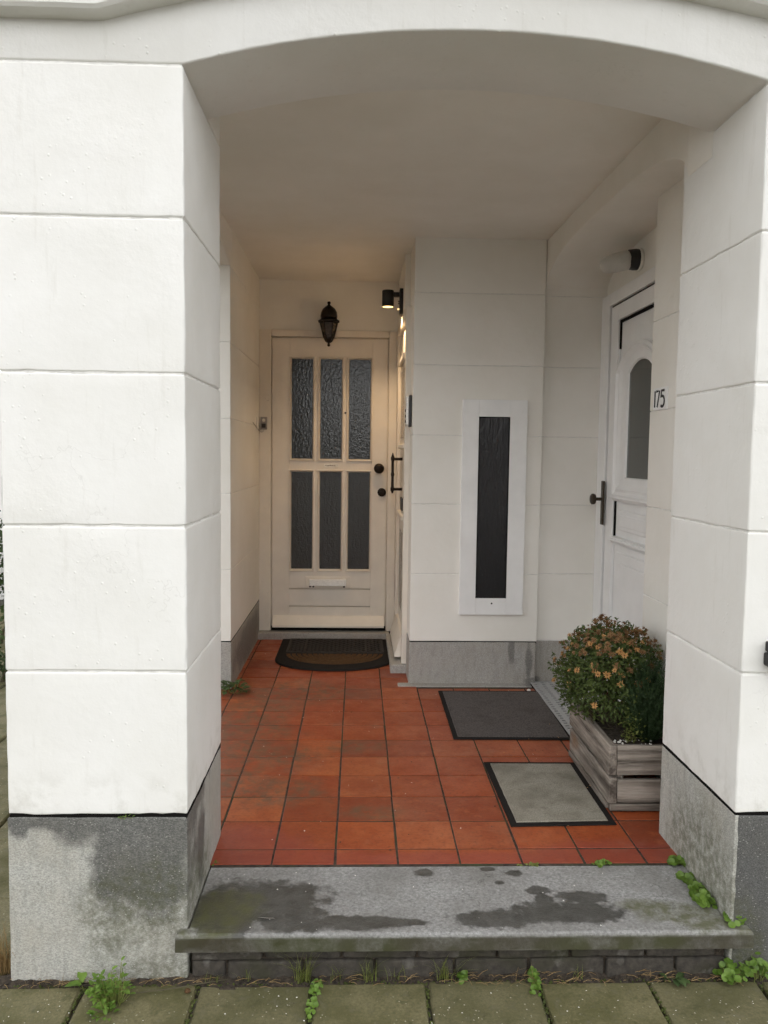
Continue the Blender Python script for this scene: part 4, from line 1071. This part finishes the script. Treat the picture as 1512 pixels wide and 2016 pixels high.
# feathery dark plant in front, against the pillar
fe = empty('feathery_shrub', (1.13, 2.95, .22), 'fine-leaved dark green shrub in the planter, right front of the chrysanthemum', 'plant')
parts = []; C1 = Vector((1.125, 2.935, .375)); RF = Vector((.13, .10, .185))
tips = []
for k in range(620):
    v = rdir(rnd); v.z = v.z * .9 + .1; q = rnd.uniform(.35, 1)
    tip = C1 + Vector((v.x * RF.x, v.y * RF.y, v.z * RF.z)) * q
    if tip.x > 1.215: continue
    b = Vector((1.125 + v.x * .03, 2.965 + v.y * .03, max(.21, tip.z - .13)))
    tips.append((b, tip)); parts.append(tube([b, (b + tip) / 2 + v * .008, tip], [.0014, .0011, .0006], 3))
    for j in range(26):
        u = rnd.uniform(.25, 1.05); c = b.lerp(tip, u); d = (tip - b).normalized() * .7 + rdir(rnd)
        d.normalize(); L = rnd.uniform(.010, .020); s = d.cross(rdir(rnd)).normalized() * .0017
        parts.append(([c - s, c + s, c + d * L], [[0, 1, 2]]))
V, F = merge(parts); mesh_obj('needles', V, F, 'leaf_feather', fe)['kind'] = 'stuff'
V, F = merge([tube([(1.12 + .02 * i, 2.955 + .012 * i, .2), (1.122 + .015 * i, 2.96, .30), (1.125 + .01 * i, 2.965, .42)], [.005, .004, .002], 6) for i in (-1, 0, 1)]); mesh_obj('stems', V, F, 'stem', fe)
# small fresh green seedling between them
sg = empty('seedling', (1.045, 2.93, .22), 'pale green seedling sprouting from the planter soil below the shrubs', 'plant')
parts = []
for k in range(150):
    c = Vector((1.045 + rnd.gauss(0, .020), 2.905 + rnd.gauss(0, .012), .225 + abs(rnd.gauss(0, .06)))); d = rdir(rnd); d.z = abs(d.z)
    parts.append(leaf(c, d, Vector((0, 0, 1)), rnd.uniform(.008, .018), rnd.uniform(.005, .010)))
V, F = merge(parts); mesh_obj('leaves', V, F, 'grass_green', sg)['kind'] = 'stuff'

# ------------------------------------------------------------------ weeds and litter
def clump(name, label, loc, n, rad, h, L, mat, cat='weed', roundleaf=False, spread=None, group=None):
    e = empty(name, loc, label, cat, group); parts = []; st = []
    subs = [(rnd.uniform(-.8, .8), rnd.uniform(-.9, .9), rnd.uniform(.5, 1.5)) for _ in range(7)]
    c0 = Vector(loc)
    for k in range(n):
        a = rnd.uniform(0, 2 * math.pi); q = math.sqrt(rnd.random()) * rad; z = h * (1 - (q / rad) ** 2 * .75) * rnd.uniform(.3, 1)
        off = Vector((q * math.cos(a), q * math.sin(a) * .7, z))
        if n > 60 and not roundleaf:
            sc_ = subs[k % len(subs)]; off = Vector((off.x * .5, off.y * .5, off.z * sc_[2])) + Vector((sc_[0] * rad, sc_[1] * rad * .7, 0))
        if spread: off += Vector(spread) * rnd.uniform(-.5, .5)
        p = c0 + off
        l_ = rnd.uniform(.7, 1.2) * L
        if roundleaf:
            nrm = (Vector((0, -.45, 1)) + rdir(rnd) * .55).normalized(); u = nrm.orthogonal().normalized(); v = nrm.cross(u); m = 9; b = [p + nrm * .1 * l_]
            b = [p - nrm * l_ * .08] + [p + (u * math.cos(2 * math.pi * i / m) + v * math.sin(2 * math.pi * i / m)) * l_ * .5 * (1 + .07 * rnd.uniform(-1, 1)) for i in range(m)]
            parts.append((b, [[0, 1 + i, 1 + (i + 1) % m] for i in range(m)]))
        else:
            d = Vector((math.cos(a), math.sin(a), rnd.uniform(.1, .9))) + rdir(rnd) * .5
            parts.append(leaf(p, d, Vector((0, 0, 1)), l_, l_ * rnd.uniform(.5, .72), rnd.uniform(.05, .35)))
        if k % 2 == 0: st.append(tube([c0 + Vector((off.x * .5, off.y * .5, .001)), p - Vector((0, 0, .003))], .0011, 3))
    V, F = merge(parts); mesh_obj('leaves', V, F, mat, e)['kind'] = 'stuff'
    V, F = merge(st); mesh_obj('stems', V, F, 'grass_green', e)['kind'] = 'stuff'
    return e
def tuft(name, label, loc, n, h, lean, mat, wd_=.0022, spread=.012, group=None, cat='grass tuft'):
    parts = []; c0 = Vector(loc)
    for k in range(n):
        a = rnd.uniform(0, 2 * math.pi); b = c0 + Vector((rnd.gauss(0, spread), rnd.gauss(0, spread * .4), -.004)); L = h * rnd.uniform(.45, 1.15); le = rnd.uniform(.15, lean)
        d = Vector((math.cos(a), math.sin(a) * .6 - .15, 0)); s = Vector((-d.y, d.x, 0)).normalized() * wd_ * .5
        P = [b + Vector((0, 0, L * t)) * (1 - le * t * .35) + d * L * le * t * t for t in (0, .35, .7, 1)]
        V = []
        for i, p in enumerate(P): V += [p - s * (1 - i / 3.3), p + s * (1 - i / 3.3)]
        parts.append((V, [[0, 1, 3, 2], [2, 3, 5, 4], [4, 5, 7, 6]]))
    V, F = merge(parts); o = mesh_obj(name, V, F, mat, None, origin=loc); return tag(o, label, cat, group)
clump('leafy_weed', 'bushy bright green weed in the paving joint before the left pillar', (-.625, 2.005, GZ), 230, .060, .080, .016, 'leaf_weed')
clump('broad_leaf', 'single broad pale green leaf at the foot of the left plinth', (-.722, 2.075, GZ), 3, .02, .025, .045, 'leaf_weed')
clump('joint_weed', 'small clover growing along the paving joint below the doorstep', (-.103, 2.025, GZ), 46, .014, .022, .012, 'leaf_weed', roundleaf=True, spread=(.012, .13, 0))
clump('riser_weed', 'little green weed below the middle of the doorstep front', (.305, 2.098, GZ), 26, .018, .03, .013, 'leaf_round', roundleaf=True)
clump('trailing_weed', 'green weed trailing into the paving joint right of the middle', (.500, 2.075, GZ), 46, .016, .035, .013, 'leaf_round', roundleaf=True, spread=(.01, .10, 0))
clump('spiky_weed', 'small dark pointed weed at the right below the doorstep', (.892, 2.085, GZ), 12, .022, .02, .030, 'fern_green')
clump('corner_weed', 'round-leaved weed on the ground below the right end of the doorstep', (1.055, 2.085, GZ), 40, .05, .075, .019, 'leaf_round', roundleaf=True)
clump('plinth_weed', 'round-leaved weed against the dark plinth at the right edge', (1.125, 2.085, GZ), 34, .04, .085, .019, 'leaf_round', roundleaf=True)
for k, (x, y, n_, lab) in enumerate(((1.036, 2.43, 26, 'round green creeper where red tiles, doorstep and right pillar meet'), (1.030, 2.345, 20, 'second clump of round green creeper along the right end of the doorstep'),
                                     (1.026, 2.235, 85, 'largest clump of round green creeper on the doorstep by the right pillar'), (1.070, 2.115, 16, 'round green creeper hanging over the front right corner of the doorstep'))):
    clump('creeper', lab, (x, y, -.002), n_, .028, .035 if k != 1 else .025, .021, 'leaf_round', roundleaf=True, spread=(.012, .11 if k == 2 else .03, 0), group='creepers by the right pillar')
clump('edge_weed', 'tiny weed in the joint between red tiles and doorstep', (.795, 2.428, -.002), 24, .022, .016, .014, 'leaf_round', roundleaf=True, spread=(.03, 0, 0))
clump('moss_sprig', 'short line of moss in the joint behind the doorstep', (.555, 2.432, -.003), 22, .012, .007, .008, 'grass_green', cat='moss', roundleaf=True, spread=(.07, 0, 0))
clump('pier_fern', 'grey-green fern at the foot of the left inner wall', (-.665, 4.24, .0), 60, .075, .075, .036, 'fern_green', cat='fern')
clump('ledge_sprig', 'tiny green sprig on top of the left pillar plinth', (-.62, 2.106, .309), 14, .012, .010, .008, 'leaf_weed', spread=(.02, 0, 0))
clump('step_sprig', 'tiny green sprig at the left end of the tile edge', (-.440, 2.445, -.001), 8, .010, .012, .009, 'leaf_weed')
for k, (x, y, n_, h, lab) in enumerate(((-.135, 2.096, 60, .10, 'largest green grass tuft under the doorstep, left of the middle'), (-.045, 2.10, 12, .055, 'thin grass tuft right of the largest one under the doorstep'),
                                        (.045, 2.096, 22, .085, 'leaning grass tuft under the middle of the doorstep'), (.255, 2.096, 40, .085, 'grass tuft under the doorstep, right of the middle'),
                                        (-.385, 2.098, 14, .04, 'short grass by the left end of the doorstep riser'), (.12, 2.10, 10, .06, 'sparse grass blades under the doorstep in the middle'), (-.30, 2.10, 9, .05, 'few grass blades between the riser end and the largest tuft'), (.62, 2.10, 8, .04, 'short sparse grass below the right half of the doorstep'))):
    tuft('grass_tuft', lab, (x, y, GZ + .006), n_, h, .95, 'grass_green', group='grass tufts below the doorstep')
tuft('dry_grass', 'dry straw-coloured grass hanging beside the left pillar', (-.985, 2.16, GZ - .0), 150, .16, 1.0, 'grass_dry', .003, .030)
tuft('dry_grass', 'thin dry grass wisps on the paving before the left plinth', (-.80, 2.09, GZ + .002), 26, .035, 1.2, 'grass_dry', .0016, .03)
tuft('dry_stalk', 'dry straw stalks lying below the doorstep on the right', (.46, 2.09, GZ + .004), 10, .07, 2.4, 'grass_dry', .0018, .02)
# scattered crumbs: grit, petals and bits of leaf
def crumbs(name, n, xr, yr, z, mat, smin, smax):
    parts = []
    for k in range(n):
        c = Vector((rnd.uniform(*xr), rnd.uniform(*yr), z)); s = rnd.uniform(smin, smax); a = rnd.uniform(0, 3)
        v, f = lathe([(s * .8, 0), (s, s * .3), (s * .4, s * .7)], 5); m = Matrix.Rotation(a, 3, 'Z')
        parts.append(([m @ Vector((q[0] * rnd.uniform(.8, 1.4), q[1], q[2])) + c for q in v], f))
    V, F = merge(parts); o = mesh_obj(name, V, F, mat); return tag(o, kind='stuff')
o = crumbs('grit', 240, (-.95, 1.2), (1.75, 2.06), GZ, 'plate_white', .0007, .0022); tag(o, 'pale grit scattered over the mossy paving', 'grit')
o = crumbs('soil_crumbs', 300, (-.95, 1.15), (2.082, 2.112), GZ + .004, 'soil', .0015, .006); tag(o, 'dark earth crumbs along the foot of the doorstep', 'soil')
o = crumbs('step_grit', 26, (-.44, 1.03), (2.09, 2.42), -.003, 'plate_white', .0008, .0022); tag(o, 'a few pale crumbs lying on the stone doorstep', 'grit')
o = crumbs('tile_grit', 90, (-.62, 1.0), (2.45, 5.2), .0, 'plate_white', .0008, .0026); tag(o, 'pale crumbs on the red floor tiles', 'grit')
o = crumbs('leaf_bits', 40, (-.5, 1.05), (2.5, 5.2), .001, 'soil', .0015, .004); tag(o, 'dark bits of leaf on the red floor tiles', 'leaf litter')
parts = []
for k in range(170):                                   # straws lying in the earth strip
    c = Vector((rnd.uniform(-.95, 1.1), rnd.uniform(2.068, 2.112), GZ + rnd.uniform(.004, .014))); a = rnd.gauss(0, .6); L = rnd.uniform(.012, .05)
    d = Vector((math.cos(a), math.sin(a) * .5, rnd.uniform(-.15, .3))) * L; parts.append(tube([c, c + d * .5 + Vector((0, 0, .004)), c + d], [.0009, .0008, .0004], 3))
V, F = merge(parts); tag(mesh_obj('straw_litter', V, F, 'grass_dry'), 'dry straw litter along the foot of house and doorstep', 'litter', kind='stuff')
parts = []
for k in range(900):                                   # moss in the paving joints and along the riser
    if k % 3: x_ = .045 + PT * (rnd.randrange(-4, 4) + .5) + rnd.gauss(0, .004); y_ = rnd.uniform(1.7, 2.09)
    else: x_ = rnd.uniform(-.95, 1.15); y_ = 2.094 + rnd.gauss(0, .004)
    s_ = rnd.uniform(.0015, .004); v, f = lathe([(s_, -.002), (s_ * .9, s_ * .5), (s_ * .3, s_)], 5); c = Vector((x_, y_, GZ - .004 + rnd.uniform(0, .003))); parts.append(([Vector(q) + c for q in v], f))
V, F = merge(parts); tag(mesh_obj('joint_moss', V, F, 'moss'), 'dark green moss in the paving joints', 'moss', kind='stuff')
parts = []
for k in range(34):
    c = Vector((rnd.uniform(.6, .99), rnd.uniform(2.6, 4.2), .0085 if rnd.random() < .6 else .003)); d = rdir(rnd); d.z *= .2
    parts.append(leaf(c, d, Vector((0, 0, 1)), rnd.uniform(.006, .013), .004, .1))
V, F = merge(parts); tag(mesh_obj('fallen_petals', V, F, 'petal_tan'), 'fallen tan petals and leaf scraps on mats and tiles near the planter', 'petals', kind='stuff')
# twig and stone crumbs one can pick out
V, F = lathe([(.006, 0), (.009, .003), (.007, .007), (.001, .008)], 7, 'Z', (-.445, 2.062, GZ)); tag(mesh_obj('pebble', V, F, 'coir'), 'brown pebble on the earth before the left pillar', 'pebble')
V, F = lathe([(.008, 0), (.011, .004), (.007, .010), (.001, .011)], 7, 'Z', (.957, 4.29, .0)); tag(mesh_obj('white_pebble', V, F, 'plate_white'), 'white pebble behind the ribbed doormat by the rear wall', 'pebble')
V, F = tube([(-.62, 2.045, GZ + .006), (-.5, 2.06, GZ + .01), (-.40, 2.082, GZ + .012), (-.34, 2.10, GZ + .01)], [.0016, .0018, .0015, .0008], 5); tag(mesh_obj('twig', V, F, 'stem'), 'thin dry twig on the earth before the left pillar', 'twig')
V = [(-.262, 2.155, -.0025), (-.225, 2.150, -.0020), (-.218, 2.144, .001), (-.240, 2.143, .002), (-.268, 2.149, .0015)]; tag(mesh_obj('dry_leaf', V, [[0, 1, 2, 3, 4]], 'plate_white'), 'pale curled dry leaf on the dark wet patch of the doorstep', 'leaf')

# ------------------------------------------------------------------ garden beyond the left pillar
gp = struct(box('garden_path', (-7, -.96), (2.12, 7.6), (-.40, -.185), 'soil', r=.01))
pmg = [paver_mesh(.393, .393, .04, 40 + i) for i in range(3)]
for i in range(0, 6):
    for j in range(0, 13):
        o = link('path_slab', pmg[(i + j * 2) % 3], (-1.18 - .4 * i, 2.34 + .4 * j, GZ - .01 + random.uniform(-.004, .004)), None, gp); o.rotation_euler = (0, 0, random.uniform(-.02, .02))
def bush(name, label, c, rad, n, L, mat):
    e = empty(name, (c[0], c[1], GZ), label, 'shrub'); parts = []; C_ = Vector(c)
    for k in range(n):
        v = rdir(rnd); q = rnd.uniform(.55, 1.05) * (1 + .25 * noise.noise(v * 2 + C_))
        p = C_ + Vector((v.x * rad[0], v.y * rad[1], v.z * rad[2])) * q
        if p.z < GZ + .01: continue
        parts.append(leaf(p, v + rdir(rnd), v, L * rnd.uniform(.6, 1.2), L * .5))
    V, F = merge(parts); mesh_obj('crown', V, F, mat, e)['kind'] = 'stuff'
    V, F = merge([tube([(c[0] + .05 * i, c[1], GZ - .1), (c[0] + .1 * i, c[1], c[2])], [.02, .008], 6) for i in (-1, 0, 1)]); mesh_obj('trunk', V, F, 'stem', e)
bush('garden_shrub', 'dark green shrub at the end of the side path, left of the pillar', (-3.35, 7.9, .22), (.75, .45, .42), 1700, .06, 'hedge_green')
bush('garden_shrub', 'low green plant beside the side path, behind the left pillar', (-2.75, 6.0, -.05), (.30, .25, .18), 420, .05, 'fern_green')
bush('garden_shrub', 'small green plant at the path edge nearest the left pillar', (-2.30, 5.0, -.08), (.16, .16, .12), 260, .04, 'hedge_green')
gw = empty('garden_wall', (-4, 8.6, GZ), 'pale rendered garden wall behind the shrub left of the pillar', 'wall')
box('wall_body', (-8, -.95), (8.5, 8.75), (-.35, 2.0), 'render_white', gw, .01); box('coping', (-8.05, -.95), (8.46, 8.79), (2.002, 2.06), 'paving', gw, .01)

# ------------------------------------------------------------------ houses across the street (seen only in the glass)
t = NT('far_brick'); bt = t.n('TexBrick'); t.put(bt.inputs['Vector'], t.vec('MULTIPLY', t.pos, (1, 1, 1)))
c = t.mix(t.map(t.noise(3, 4), .3, .7), (.10, .055, .04, 1), (.19, .11, .08, 1)); M['far_brick'] = t.set(c, .85)
simple('roof_tile', (.07, .05, .045), .8, nscale=6)
def far_house(x0, x1, h, lab):
    e = empty('brick_house', ((x0 + x1) / 2, -31, -.3), lab, 'building', 'houses across the street')
    box('wall', (x0, x1), (-38, -30.5), (-.3, h), 'far_brick', e, .02)
    n = max(2, int((x1 - x0) / 2.2))
    for fl_ in range(int(h // 3)):
        for i in range(n):
            c = x0 + (x1 - x0) * (i + .5) / n
            wf = box('window', (c - .55, c + .55), (-30.52, -30.44), (.7 + fl_ * 3, 2.3 + fl_ * 3), 'white_upvc', e, .01)
            box('pane', (c - .47, c + .47), (-30.445, -30.425), (.78 + fl_ * 3, 2.22 + fl_ * 3), 'clear_glass', wf, .002)
    V = [(x0 - .2, -38.2, h + .01), (x1 + .2, -38.2, h + .01), (x1 + .2, -30.2, h + .01), (x0 - .2, -30.2, h + .01), (x0 - .2, -34.2, h + 2.6), (x1 + .2, -34.2, h + 2.6)]
    mesh_obj('roof', V, [[0, 1, 5, 4], [3, 2, 5, 4], [0, 3, 4], [1, 2, 5], [0, 1, 2, 3]], 'roof_tile', e)
far_house(-22, -9.2, 6.6, 'brick house across the street on the far left')
far_house(-9, -1.6, 6.2, 'brick house across the street left of the gap')
far_house(3.4, 12, 6.4, 'brick house across the street right of the gap')
far_house(12.2, 24, 6.8, 'brick house across the street on the far right')
